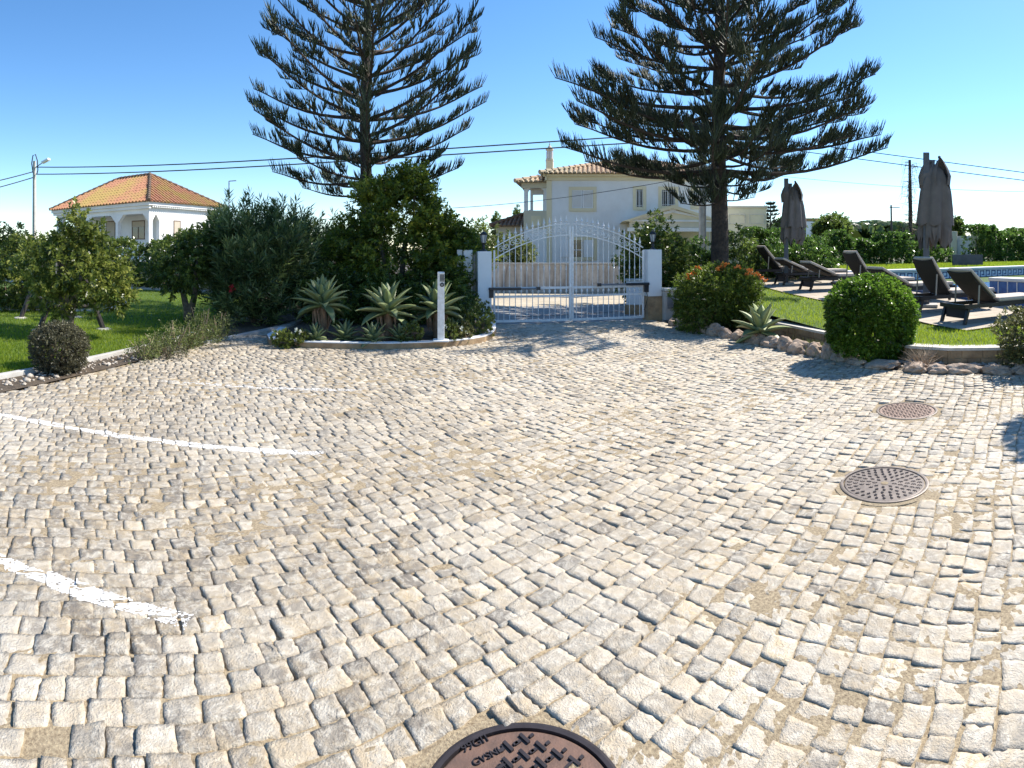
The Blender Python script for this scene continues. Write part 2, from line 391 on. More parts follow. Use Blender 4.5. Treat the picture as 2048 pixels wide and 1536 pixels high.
def stems(m, c, z0, tips, r0, seed, wob=.08):
    """a few crooked stems fanning from the base to tips"""
    random.seed(seed)
    for t in tips:
        a = Vector((c[0], c[1], z0)); b = Vector(t); pts = [a]
        for i in range(1, 6):
            f = i / 5; p = a.lerp(b, f ** .9); p.z = a.z + (b.z - a.z) * f
            if i < 5: p += Vector((random.uniform(-wob, wob), random.uniform(-wob, wob), 0))
            pts.append(p)
        m.tube(pts, [r0 * (1 - .15 * i) for i in range(6)], 7)
    return m
def ropes(base, d, ln, curve, r, rng):
    """bulk little 3-sided whips: base(N,3) dir(N,3) ln(N) upward curve(N)"""
    n = len(base); d = unit(d); ref = np.where(np.abs(d[:, 2:3]) < .9, np.array([[0, 0, 1.0]]), np.array([[1.0, 0, 0]]))
    u = unit(np.cross(d, ref)); w = np.cross(u, d); V = []
    r = np.broadcast_to(np.asarray(r, float), (n,))
    for t, rf in ((0, .8), (.55, 1.0), (1, .25)):
        c = base + d * (ln * t)[:, None]; c[:, 2] += curve * t * t
        for j in range(3):
            a = 2.094 * j; V.append(c + (u * cos(a) + w * sin(a)) * (r * rf)[:, None])
    V = np.stack(V, 1)
    f = []
    for i in range(2):
        for j in range(3):
            j2 = (j + 1) % 3; f.append([i * 3 + j, i * 3 + j2, (i + 1) * 3 + j2, (i + 1) * 3 + j])
    f = np.array(f)[None] + (np.arange(n) * 9)[:, None, None]
    return V.reshape(-1, 3), f.reshape(-1, 4)

def island_pine(label, base, z0, height, whorls, seed, trunk_r, dens=1.0, rope=.26, group=None, thick=.015, branchlet=.5, base_t=.06):
    """whorls: list of (z, nbranch, length, rise angle deg, tip up)"""
    rng = np.random.default_rng(seed); random.seed(seed)
    root = thing('pine_tree', label, 'tree', (base[0], base[1], z0), 0, group)
    m = MB(); zs = np.linspace(-.1, height, 16)
    m.tube([(.04 * sin(z * .9), .03 * sin(z * .7 + 1), z) for z in zs], [trunk_r * (1.35 if z < .15 else 1.08 if z < .9 else 1) * (1 - .93 * (max(z, 0) / height) ** 1.05) + .012 for z in zs], 14)
    tr = m.build('trunk', M['bark'], root, smooth=True)
    limb = MB(); B = []; D = []; LN = []; CV = []; R = []; T = []
    face = atan2(base[0], base[1])
    for wi, (z, nb, L0, e0, tipup) in enumerate(whorls):
        a0 = -face + (0 if wi % 2 == 0 else pi / nb) + random.uniform(-.25, .25)
        for bi in range(nb):
            az = a0 + 2 * pi * bi / nb + random.uniform(-.16, .16); L = L0 * (random.uniform(.9, 1.06) if abs(cos(az + face)) > .72 else random.choice((.5, .66, .82, .95, 1.0))); e = radians(e0 + random.uniform(-5, 5))
            zb = z + random.uniform(-.12, .12); dx, dy = cos(az), sin(az); S = np.linspace(0, 1, 9)
            sw = random.uniform(-.12, .12)
            pts = [Vector((dx * L * s - dy * sw * L * s * s, dy * L * s + dx * sw * L * s * s, zb + L * (s * math.tan(e) - .05 * sin(pi * min(1, s * 1.1)) + tipup * s ** 3))) for s in S]
            limb.tube(pts, [(.011 + .013 * L) * (1 - .86 * s) + .004 for s in S], 5)
            def Pt(s):
                i = min(int(s * 8), 7); f = s * 8 - i; return pts[i].lerp(pts[i + 1], f)
            fwd = Vector((dx, dy, 0)); sd = Vector((-dy, dx, 0))
            # whips straight on the outer limb: a comb rising from the bough, its underside bare
            ph = random.uniform(0, 6.28); fr = random.uniform(10, 16)
            for s in np.arange(.40, 1.0, .045 / L):
                if random.random() > .55 + .45 * sin(fr * 1.3 * s + ph + 1) and s < .86: continue
                p = Pt(s)
                for sg in (-1, 1):
                    d = fwd * random.uniform(.15, .6) + Vector((0, 0, random.uniform(.75, 1.15))) + sd * sg * random.uniform(.1, .65)
                    B.append(p); D.append(d); LN.append(rope * random.uniform(.7, 1.15) * (1.45 if s > .72 else 1)); CV.append(.08); R.append(thick); T.append(random.gauss(.5, .16))
            # side branchlets bunched in fan-like tufts with bare bough between
            s = random.uniform(.24, .34)
            while s < .95:
                w_ = .5 + .5 * sin(fr * s + ph)
                for sg in (-1, 1):
                    if random.random() > (base_t + (1 - base_t) * w_ ** 1.4) * dens: continue
                    p = Pt(s); ls = min(.5 * L, branchlet * (.45 + .8 * w_)) * random.uniform(.6, 1.15)
                    dd = (fwd * random.uniform(.35, .95) + sd * sg * random.uniform(.4, 1.0) + Vector((0, 0, random.uniform(.1, .6)))).normalized()
                    B.append(p); D.append(dd); LN.append(ls); CV.append(.12 * ls); R.append(.010); T.append(.05)
                    tw = random.gauss(.45, .16); k = max(6, int(ls / .026))
                    for j in range(k):
                        f = .25 + .75 * (j + random.random()) / k; pp = p + dd * (ls * f); pp = pp + Vector((0, 0, .12 * ls * f * f))
                        sd2 = dd.cross(Vector((0, 0, 1))).normalized() * random.uniform(-.75, .75)
                        d = dd * random.uniform(.35, 1.0) + Vector((0, 0, random.uniform(.5, 1.1))) + sd2
                        B.append(pp); D.append(d); LN.append(rope * random.uniform(.55, 1.1)); CV.append(.06); R.append(thick); T.append(tw + random.gauss(0, .13))
                s += .17 / L * random.uniform(.6, 1.5)
    # top tuft
    for _ in range(120):
        z = height * random.uniform(.93, 1.0); a = random.uniform(0, 6.28)
        B.append(Vector((0, 0, z))); D.append(Vector((cos(a), sin(a), .9))); LN.append(.4); CV.append(.1); R.append(.012); T.append(.5)
    limb.build('limbs', M['bark'], root)
    B = np.array([tuple(x) for x in B]); D = np.array([tuple(x) for x in D])
    v, f = ropes(B, D, np.array(LN), np.array(CV), np.array(R), rng)
    np_mesh('crown', v, f, M['L_pine'], root, np.repeat(np.clip(np.array(T), 0, 1), 9))
    return root

def grass_mesh(name, label, pts, seed, hgt=.045, wd=.007, mat_=None, tintb=.5):
    rng = np.random.default_rng(seed); n = len(pts); a = rng.random(n) * 6.28; h = hgt * (.5 + rng.random(n))
    u = np.stack([np.cos(a), np.sin(a), np.zeros(n)], 1) * (wd / 2); ln = rng.normal(size=(n, 3)) * .35; ln[:, 2] = 1
    tip = pts + unit(ln) * h[:, None]
    v = np.stack([pts - u, pts + u, tip], 1).reshape(-1, 3)
    patch = .5 * np.sin(pts[:, 0] * 1.3 + 2) * np.cos(pts[:, 1] * 1.1) + .4 * np.sin(pts[:, 0] * 3.9 + pts[:, 1] * 3.1)
    t = np.clip(tintb + .22 * patch + rng.normal(size=n) * .2, 0, 1)
    o = np_mesh(name, v, np.arange(3 * n).reshape(-1, 3), mat_ or M['L_grass'], None, np.repeat(t, 3))
    return tag(o, label, 'grass', None, 'stuff')

def agave(label, base, z, R, trunk_h, seed, tilt=0.0, n=26, group=None, tintb=.5, wf=.43):
    rng = random.Random(seed); root = thing('agave_plant', label, 'agave', (base[0], base[1], z), rng.uniform(0, 6), group)
    V = []; Fc = []; T = []
    def blade(m, az, el, L, W, bend, z0, thick, tint):
        K = 9; b = len(V)
        for i in range(K + 1):
            s = i / K; e = el - bend * s * s; e2 = el - bend * s * s * .5
            r = L * s * cos(e2); zz = L * s * sin(e2) + z0
            w = W * (.62 + 1.0 * s - .35 * s * s) * (1 - s ** 2.6) * .78 + .002; th = thick * (1 - s) + .003
            up = Vector((-sin(e2) * cos(az), -sin(e2) * sin(az), cos(e2))); sd = Vector((-sin(az), cos(az), 0)); c = Vector((r * cos(az), r * sin(az), zz))
            gut = up * (w * .28)
            for q in (c - sd * w / 2 + gut, c + up * th * .3, c + sd * w / 2 + gut, c - up * th): V.append(tuple(q)); T.append(tint)
        for i in range(K):
            for j in range(4):
                k = (j + 1) % 4; Fc.append((b + i * 4 + j, b + i * 4 + k, b + (i + 1) * 4 + k, b + (i + 1) * 4 + j))
    for i in range(n):
        f = i / (n - 1); az = i * 2.399 + rng.uniform(-.2, .2)
        el = radians(-18 + 98 * f ** .85) + rng.uniform(-.08, .08); L = R * (1.02 - .12 * f) * rng.uniform(.88, 1.1)
        blade(None, az, el, L, R * wf * rng.uniform(.9, 1.1), rng.uniform(.1, .55) * (1 - .7 * f), trunk_h + .05 * f, .035, min(1, max(0, tintb + rng.gauss(0, .16))))
    np_mesh('leaves', V, Fc, M['agave'], root, T, smooth=True)
    if trunk_h > .1:
        m = MB(); m.tube([(0, 0, -.05), (.02, .01, trunk_h * .5), (0, 0, trunk_h + .06)], [.07, .08, .055], 9); m.build('trunk', M['deadleaf'], root)
        m = MB()
        for i in range(11):
            a = rng.uniform(0, 6.28); r = rng.uniform(.07, .11); h = trunk_h * rng.uniform(.45, .95)
            pts = [(r * .6 * cos(a), r * .6 * sin(a), trunk_h), (r * 1.9 * cos(a), r * 1.9 * sin(a), trunk_h - .12 * h), (r * 1.7 * cos(a + .2), r * 1.7 * sin(a + .2), trunk_h - .6 * h), (r * 1.3 * cos(a + .1), r * 1.3 * sin(a + .1), trunk_h - h)]
            m.tube(pts, [.012, .022, .018, .006], 5)
        m.build('dead_leaves', M['deadleaf'], root)
    return root
def shrub(name, label, cat, mat_, c, lobes, n, k, ln, wd, seed, z0=0.0, group=None, stemn=5, **kw):
    root = thing(name, label, cat, (0, 0, 0), 0, group)
    crown('crown', mat_, lobes, n, k, ln, wd, seed, root, **kw)
    if stemn:
        rng = random.Random(seed); tips = []
        for i in range(stemn):
            l = rng.choice(lobes); tips.append((l[0] + rng.uniform(-.6, .6) * l[3], l[1] + rng.uniform(-.6, .6) * l[4], l[2] + l[5] * .3))
        stems(MB(), c, z0 - .05, tips, .022, seed).build('stems', M['twig'], root)
    return root
def flowers(name, label, mat_, pts, r, seed, parent):
    """small blossom heads: each a cluster of petals"""
    rng = np.random.default_rng(seed); P = np.repeat(np.array(pts, float), 12, 0); n = len(P)
    d = unit(rng.normal(size=(n, 3)) + np.array([0, 0, .5])); s = unit(np.cross(d, rng.normal(size=(n, 3))))
    l = r * (.6 + .7 * rng.random((n, 1)))
    v = np.stack([P, P + d * l * .6 + s * l * .35, P + d * l, P + d * l * .6 - s * l * .35], 1).reshape(-1, 3)
    o = np_mesh(name, v, np.arange(4 * n).reshape(-1, 4), mat_, parent); return o
# ---------------------------------------------------------------- light, sky, camera
SUN_AZ, SUN_EL = radians(67), radians(46)
w = bpy.data.worlds.new('World'); scene.world = w; w.use_nodes = True
sk = w.node_tree.nodes.new('ShaderNodeTexSky'); sk.sky_type = 'NISHITA'; sk.sun_disc = False
sk.sun_elevation = SUN_EL; sk.sun_rotation = SUN_AZ; sk.altitude = 0; sk.air_density = 1.0; sk.dust_density = .12; sk.ozone_density = 3.2; sk.air_density = .95
hs = w.node_tree.nodes.new('ShaderNodeHueSaturation'); hs.inputs['Saturation'].default_value = 1.20; w.node_tree.links.new(sk.outputs[0], hs.inputs['Color'])
w.node_tree.links.new(hs.outputs[0], w.node_tree.nodes['Background'].inputs[0]); w.node_tree.nodes['Background'].inputs[1].default_value = .12
sl = bpy.data.lights.new('sun', 'SUN'); sl.energy = 4.6; sl.angle = radians(.5); sl.color = (1, .945, .86)
so = link(bpy.data.objects.new('sun', sl))
S = Vector((cos(SUN_EL) * sin(SUN_AZ), cos(SUN_EL) * cos(SUN_AZ), sin(SUN_EL)))
so.rotation_euler = S.to_track_quat('Z', 'Y').to_euler(); so.location = S * 60
cam = bpy.data.cameras.new('camera'); co = link(bpy.data.objects.new('camera', cam)); scene.camera = co
co.location = (0, 0, H); co.rotation_euler = (pi / 2, 0, 0)
cam.type = 'PANO'; cam.panorama_type = 'CENTRAL_CYLINDRICAL'; cam.clip_start = .05; cam.clip_end = 3000
cam.central_cylindrical_range_u_min = -1024 / F; cam.central_cylindrical_range_u_max = 1024 / F
cam.central_cylindrical_range_v_min = -(1536 - YH) / F; cam.central_cylindrical_range_v_max = YH / F; cam.central_cylindrical_radius = 1.0
vs = scene.view_settings; vs.view_transform = 'Standard'; vs.look = 'None'; vs.gamma = 1; vs.use_curve_mapping = False; vs.exposure = .97
scene.render.engine = 'CYCLES'
scene.cycles.max_bounces = 6; scene.cycles.diffuse_bounces = 3; scene.cycles.glossy_bounces = 2; scene.cycles.transmission_bounces = 3
scene.cycles.use_denoising = True

def sheet(name, poly, z, m_, kind='structure'):
    me = bpy.data.meshes.new(name); me.from_pydata([(x, y, z) for x, y in poly], [], [tuple(range(len(poly)))])
    me.materials.append(m_); o = link(bpy.data.objects.new(name, me)); o['kind'] = kind; return o
sheet('ground', [(-900, -120), (900, -120), (900, 1500), (-900, 1500)], -.06, M['dryground'])
# road beyond the gate
sheet('road', [(-30, 10.6), (-4.8, 13.2), (-.6, 12.75), (3.3, 13.32), (9, 15.2), (30, 24), (30, 30), (8, 18.6), (3.4, 17.4), (-1, 16.9), (-30, 16.5)], -.03, M['asphalt'])
sheet('pavement', [(-30, 16.5), (-1, 16.9), (3.4, 17.4), (8, 18.6), (30, 30), (28, 34), (7.5, 24), (-30, 24)], -.026, M['verge'])
# a crack and a gully grate in the asphalt
m = MB(); pts = [(.1, 14.5), (.9, 14.62), (1.7, 14.95), (2.4, 15.2), (3.2, 15.45)]
for i in range(len(pts) - 1): m.bar((*pts[i], -.024), (*pts[i + 1], -.024), .05, .004)
o = m.build('road_crack', M['irondark']); o['kind'] = 'structure'

# ---------------------------------------------------------------- the cobbled drive
KERB_X = -5.12
BED = [(-4.08, 9.12), (-2.68, 9.25), (-1.38, 9.63), (-.74, 10.07), (-.45, 10.65), (-.39, 11.5), (-.42, 12.5), (-4.6, 12.5), (-4.45, 10.6)]
ROCKS = [(3.48, 12.16), (3.62, 11.3), (3.81, 10.35), (4.13, 9.39), (4.37, 8.16), (4.57, 7.55), (4.71, 6.56), (5.1, 5.83), (5.56, 5.25), (6.0, 4.87), (6.5, 4.55), (7.2, 4.3)]
def inpoly(P, poly):
    x, y = P[:, 0], P[:, 1]; c = np.zeros(len(P), bool); j = len(poly) - 1
    for i in range(len(poly)):
        xi, yi = poly[i]; xj, yj = poly[j]
        c ^= ((yi > y) != (yj > y)) & (x < (xj - xi) * (y - yi) / (yj - yi + 1e-12) + xi); j = i
    return c
DRIVE = [(KERB_X, -2.5), (8.0, -2.5), (7.6, 4.2)] + ROCKS[::-1][1:] + [(3.35, 12.9), (3.3, 13.28), (-.55, 12.74), (-5.15, 13.0)]
MANHOLES = [(pix(1814, 822), .302), (pix(1769, 968), .302), (tuple(np.array((sin(phi(1048)), cos(phi(1048)))) * 1.685), .302)]
LINES = [((-2.75, 1.83), (-1.36, 2.16)), ((-4.75, 3.56), (-1.5, 4.40)), ((-4.2, 5.93), (-1.75, 6.52))]
def joint_sand():
    """the bedding sand: its level wanders, filling some joints flush and leaving others open"""
    st = .026; xs = np.arange(-5.2, 8.1, st); ys = np.arange(-2.5, 13.4, st); X, Y = np.meshgrid(xs, ys, indexing='ij'); rg = np.random.default_rng(8)
    Z = np.zeros_like(X)
    for k, a in ((2.1, .0030), (4.3, .0026), (9.7, .0022), (19, .0016), (37, .0012)):
        for _ in range(3):
            t = rg.random() * 6.28; Z += a * .6 * np.sin(k * (np.cos(t) * X + np.sin(t) * Y) + rg.random() * 6.28)
    Z = np.clip(Z - .0036 + rg.normal(size=X.shape) * .0012, -.014, .0022)
    nx, ny = X.shape; I = np.arange(nx * ny).reshape(nx, ny); f = np.stack([I[:-1, :-1], I[1:, :-1], I[1:, 1:], I[:-1, 1:]], -1).reshape(-1, 4)
    V = np.stack([X, Y, Z], -1).reshape(-1, 3); c = V[f].mean(1)[:, :2]
    o = np_mesh('driveway', V, f[inpoly(c, DRIVE)], M['joint'], None, None, True); o['kind'] = 'structure'
joint_sand()
def build_cobbles():
    rng = np.random.default_rng(5); th = radians(40); pitch = .118
    # rows along direction e1 with running joints, each stone an uneven split block
    e1 = np.array([cos(th), sin(th)]); e2 = np.array([-sin(th), cos(th)]); cells = []
    for r in range(-110, 175):
        v0 = r * pitch; u = -12 + rng.random() * .1
        while u < 16:
            wd = pitch * rng.uniform(.8, 1.32) * (1 if rng.random() > .06 else .7)
            cells.append((u, v0, wd, pitch * rng.uniform(.94, 1.05))); u += wd
    C = np.array(cells)
    def warp(u, v):
        uu = u + .05 * np.sin(v * .9 + .5) +   .014 * np.sin(v * 3.1 + u * 1.7); vv = v + .09 * np.sin(u * .55 + 1) + .018 * np.sin(u * 1.7 + v * .6) + .013 * np.sin(u * 5.3 + v)
        return np.stack([uu * e1[0] + vv * e2[0], uu * e1[1] + vv * e2[1]], -1)
    ctr = warp(C[:, 0] + C[:, 2] / 2, C[:, 1] + C[:, 3] / 2)
    keep = inpoly(ctr, DRIVE) & ~inpoly(ctr, BED)
    for (mx, my), R in MANHOLES: keep &= np.hypot(ctr[:, 0] - mx, ctr[:, 1] - my) > R + .052
    keep &= rng.random(len(C)) > .004
    C = C[keep]; ctr = ctr[keep]; n = len(C); dist = np.hypot(ctr[:, 0], ctr[:, 1])
    out_v = []; out_f = []; out_t = []; nv = 0
    paint_v = [[], [], []]; paint_f = [[], [], []]
    tint = np.clip(.36 + .20 * rng.normal(size=n) + .13 * np.sin(ctr[:, 0] * .8 + 1) + .10 * np.tanh((ctr[:, 0] - 1.2) * .9) + .05 * np.tanh((ctr[:, 1] - 5) * .6) + np.where(rng.random(n) < .035, .45, 0), 0, 1)
    grp = np.where(dist < 3.4, 7, np.where(dist < 6.5, 6, 4))
    for K in (7, 6, 4):
        idx = np.where(grp == K)[0]; m_ = len(idx)
        if m_ == 0: continue
        g = np.linspace(0, 1, K); c = C[idx]
        gap = .0012 + .0050 * rng.random((m_, 4)) ** 2.2
        # irregular quad corners in (u,v)
        u0 = c[:, 0] + gap[:, 0]; u1 = c[:, 0] + c[:, 2] - gap[:, 1]; v0 = c[:, 1] + gap[:, 2]; v1 = c[:, 1] + c[:, 3] - gap[:, 3]
        j = np.clip(rng.normal(size=(m_, 4, 2)), -1.6, 1.6) * .0052
        cor = np.stack([np.stack([u0, v0], 1), np.stack([u1, v0], 1), np.stack([u1, v1], 1), np.stack([u0, v1], 1)], 1) + j
        A, Bb = np.meshgrid(g, g, indexing='ij'); A = A[None, :, :, None]; Bb = Bb[None, :, :, None]
        Q = cor[:, None, None, 0] * (1 - A) * (1 - Bb) + cor[:, None, None, 1] * A * (1 - Bb) + cor[:, None, None, 2] * A * Bb + cor[:, None, None, 3] * (1 - A) * Bb
        # ragged outline and rounded corners
        edge = (np.minimum(np.minimum(A, 1 - A), np.minimum(Bb, 1 - Bb)) < 1e-6)
        Q = Q + rng.normal(size=Q.shape) * np.where(edge, .0019, .0032)
        cen = Q.mean((1, 2), keepdims=True); corner = ((np.abs(A - .5) > .49) & (np.abs(Bb - .5) > .49))
        Q = np.where(corner, cen + (Q - cen) * .985, Q)
        # split-face relief: tilted facets, pits and a chipped arris
        hh = np.abs(rng.normal(size=(m_, 1, 1))) * .0016 + .0024; tx = rng.normal(size=(m_, 1, 1)) * .0042; ty = rng.normal(size=(m_, 1, 1)) * .0042
        a_, b_ = A[..., 0] - .5, Bb[..., 0] - .5
        ca = rng.random((m_, 1, 1)) * 6.28; cd = rng.uniform(-.25, .25, (m_, 1, 1)); fac = np.maximum(0, a_ * np.cos(ca) + b_ * np.sin(ca) - cd) * rng.uniform(-.011, .012, (m_, 1, 1))
        ca2 = rng.random((m_, 1, 1)) * 6.28; fac2 = np.maximum(0, a_ * np.cos(ca2) + b_ * np.sin(ca2) - .1) * rng.uniform(-.010, .013, (m_, 1, 1))
        Z = hh + a_ * tx + b_ * ty - fac - fac2 + rng.normal(size=(m_, K, K)) * .0015
        Z = Z - np.where(edge[..., 0], .0030 * rng.random((m_, K, K)) ** 3, 0)
        XY = warp(Q[..., 0], Q[..., 1]); top = np.concatenate([XY, Z[..., None]], -1).reshape(m_, K * K, 3)
        ring = [(i, 0) for i in range(K)] + [(K - 1, i) for i in range(1, K)] + [(i, K - 1) for i in range(K - 2, -1, -1)] + [(0, i) for i in range(K - 2, 0, -1)]
        rid = np.array([i * K + jn for i, jn in ring]); low = top[:, rid].copy(); low[:, :, 2] = -.03
        V = np.concatenate([top, low], 1); nvs = V.shape[1]
        f = [(i * K + jn, (i + 1) * K + jn, (i + 1) * K + jn + 1, i * K + jn + 1) for i in range(K - 1) for jn in range(K - 1)]
        R = len(rid); f += [(K * K + i, K * K + (i + 1) % R, rid[(i + 1) % R], rid[i]) for i in range(R)]
        fa = np.array(f)
        out_v.append(V.reshape(-1, 3)); out_f.append((fa[None] + (nv + np.arange(m_) * nvs)[:, None, None]).reshape(-1, 4)); vt = np.clip(tint[idx][:, None] + np.concatenate([rng.normal(size=(m_, K * K)) * .10, np.zeros((m_, nvs - K * K)) - .1], 1), 0, 1); out_t.append(vt.ravel()); nv += m_ * nvs
        # worn paint on the stones the lines cross: finely cut patches lying on the stone tops
        for li, (a, b) in enumerate(LINES):
            a = np.array(a); b = np.array(b); L = np.linalg.norm(b - a); d = (b - a) / L; nn = np.array([-d[1], d[0]])
            cc = ctr[idx] - a; u = cc @ d; s = np.abs(cc @ nn); sel = np.where((u > -.1) & (u < L + .1) & (s < .16))[0]
            for q in sel:
                G = top[q].reshape(K, K, 3); nf = 14; gg = np.linspace(0, K - 1, nf)
                i0 = np.minimum(gg.astype(int), K - 2); fr = gg - i0
                rows = G[i0] * (1 - fr)[:, None, None] + G[i0 + 1] * fr[:, None, None]
                fine = rows[:, i0] * (1 - fr)[None, :, None] + rows[:, i0 + 1] * fr[None, :, None]
                mid = (fine[:-1, :-1] + fine[1:, 1:]) / 2; uu = (mid[..., :2] - a) @ d; ss = (mid[..., :2] - a) @ nn
                wear = rng.random(uu.shape); half = .052 + .008 * np.sin(uu * 9 + li) + .004 * rng.normal(size=uu.shape)
                fade = {0: .05, 1: .10, 2: .40}[li] + .3 * np.clip((uu / L - .88) / .12, 0, 1) + (.5 * np.clip((.18 - uu / L) / .18, 0, 1) if li == 2 else 0)
                blot = .25 * (np.sin(uu * 23 + ss * 41) * np.sin(uu * 37 - ss * 29 + 1) > .72)
                okm = (np.abs(ss) < half) & (uu > 0) & (uu < L) & (wear > fade + blot)
                for ii, jj in zip(*np.where(okm)):
                    bb = len(paint_v[li]); w4 = [fine[ii, jj], fine[ii + 1, jj], fine[ii + 1, jj + 1], fine[ii, jj + 1]]
                    paint_v[li] += [(p[0], p[1], p[2] + .0016) for p in w4]; paint_f[li].append((bb, bb + 1, bb + 2, bb + 3))
    o = np_mesh('cobblestones', np.concatenate(out_v), np.concatenate(out_f), M['cobble'], None, np.concatenate(out_t), smooth=False)
    o['kind'] = 'structure'
    labs = ['short thick white line painted on cobbles in the near corner of the drive', 'long solid white parking line painted across the cobbles', 'faded worn white parking line, the farthest one from the viewer']
    for li in range(3):
        p = np_mesh('parking_line', paint_v[li], paint_f[li], M['paint']); tag(p, labs[li], 'painted line', 'painted parking lines')
build_cobbles()

def litter():
    rg = np.random.default_rng(41); P = []
    for cx, cy, sx, sy, n in ((4.2, 8.2, .5, 1.6, 60), (1.5, 11.6, 1.5, .7, 60), (-4.6, 8.5, .35, 1.8, 70), (-2.4, 8.9, 1.4, .3, 60), (0, 5, 3.6, 3.5, 45), (4.6, 5.6, .8, .5, 30)):
        P.append(np.c_[cx + rg.normal(size=n) * sx, cy + rg.normal(size=n) * sy])
    P = np.concatenate(P); P = P[inpoly(P, DRIVE) & ~inpoly(P, BED)]; n = len(P); a = rg.random(n) * 6.28; l = rg.uniform(.02, .045, n)[:, None]; z = .009 + rg.random(n) * .004
    d = np.c_[np.cos(a), np.sin(a), rg.normal(size=n) * .2]; s = np.c_[-np.sin(a), np.cos(a), rg.normal(size=n) * .3]; b = np.c_[P, z]; up = np.array([0, 0, .004])
    v = np.stack([b - d * l * .5, b + s * l * .22 + up, b + d * l * .5, b - s * l * .22 + up], 1)
    o = np_mesh('leaf_litter', v.reshape(-1, 3), np.arange(4 * n).reshape(-1, 4), M['litter']); tag(o, 'scattered fallen brown leaves lying on the cobbles', 'leaf litter', None, 'stuff')
litter()
# ---------------------------------------------------------------- manhole covers
def manhole(i, cover_mat, label, style):
    (x, y), R = MANHOLES[i]; root = thing('manhole_cover', label, 'manhole', (x, y, 0), 0, 'cast iron manhole covers')
    m = MB(); m.lathe([(R + .012, -.03), (R + .012, .008), (R + .002, .010), (R - .012, .009), (R - .014, -.01)], n=72); m.build('rim', M['irondark'] if style == 'near' else M['iron'], root)
    m = MB(); m.lathe([(R - .02, -.02), (R - .02, .003), (R - .024, .0052), (.001, .0052)], n=72); m.build('plate', cover_mat, root)
    m = MB(); rg = random.Random(i)
    def stud(px, py, l, w_, a, h=.008):
        m.box((px, py, .0052 + h / 2 - .001), (l, w_, h), a)
    if style == 'near':
        s = .062
        for a in range(-6, 7):
            for b in range(-6, 7):
                px = (a + .5 * (b % 2)) * s; py = b * s * .86; ca, sa = cos(.5), sin(.5); qx, qy = px * ca - py * sa, px * sa + py * ca
                if math.hypot(qx, qy) > R - .055: continue
                if -.25 < qx < -.08 and .06 < qy < .27: continue
                if abs(qx - .13) < .07 and abs(qy - .10) < .05: continue
                stud(qx, qy, .045, .012, radians(-48)); stud(qx + .024, qy + .012, .017, .011, radians(40), .006); stud(qx - .022, qy - .014, .022, .011, radians(40), .006)
    elif style == 'radial':
        for rr, cnt in ((.07, 8), (.115, 14), (.16, 19), (.205, 25), (.248, 31)):
            for k in range(cnt):
                a = 2 * pi * k / cnt
                if 2.75 < a < 3.55 and rr > .12 and rr < .2: continue
                cx, cy = rr * cos(a), rr * sin(a)
                for q in (-1, 0, 1):
                    stud(cx + q * .011 * cos(a), cy + q * .011 * sin(a), .022 - .006 * abs(q), .0045, a + pi / 2 + q * .6, .005)
    else:
        s = .034
        for a in range(-9, 10):
            for b in range(-9, 10):
                px, py = a * s + .5 * s * (b % 2), b * s * .9
                if math.hypot(px, py) > R - .045: continue
                stud(px, py, .026, .009, (.8 if (a + b) % 2 else -.8))
    m.build('studs', M['irondark'] if style != 'fine' else cover_mat, root)
    if style == 'near':
        for txt, px, py, sz in (('99GI1', -.150, .215, .042), ('GVSNU', -.105, .172, .036), ('EN CR', -.082, .120, .034), ('VS', -.190, .095, .038)):
            cu = bpy.data.curves.new('raised_text', 'FONT'); cu.body = txt; cu.size = sz; cu.extrude = .003; cu.align_x = 'CENTER'
            to = bpy.data.objects.new('raised_text', cu); me = None
            COL.objects.link(to); bpy.context.view_layer.update(); dg = bpy.context.evaluated_depsgraph_get(); me = bpy.data.meshes.new_from_object(to.evaluated_get(dg)); bpy.data.objects.remove(to)
            me.materials.clear(); me.materials.append(M['irondark']); t = link(bpy.data.objects.new('raised_text', me), root); t.location = (px, py, .007); t.rotation_euler = (0, 0, radians(33))
        m = MB(); m.box((.13, .10, .0062), (.11, .034, .004), radians(38)); m.build('key_slot', M['joint'], root)
        m = MB()
        for q in (-1, 1): m.box((.13 - q * .02 * sin(radians(38)), .10 + q * .02 * cos(radians(38)), .008), (.12, .006, .007), radians(38))
        m.box((.13, .10, .009), (.012, .036, .008), radians(38)); m.build('slot_frame', M['irondark'], root)
    if style == 'radial':
        m = MB(); m.lathe([(.026, .004), (.026, .0075), (.001, .0078)], n=20); m.build('key_slot', M['joint'], root)
manhole(0, M['pinkiron'], 'pinkish round manhole cover with a fine checker, nearest the clipped bush', 'fine')
manhole(1, M['iron'], 'grey round manhole cover with radial raised marks and a centre hole', 'radial')
manhole(2, M['rust'], 'rust brown manhole cover with raised letters, cut by the bottom edge', 'near')
m = None
# sand collar round each cover
for i in range(3):
    (x, y), R = MANHOLES[i]; c = MB(); c.lathe([(R + .058, -.012), (R + .052, .0005), (R + .013, .002), (R + .012, -.02)], (x, y, 0), 48)
    o = c.build('sand_collar', M['joint']); o['kind'] = 'structure'

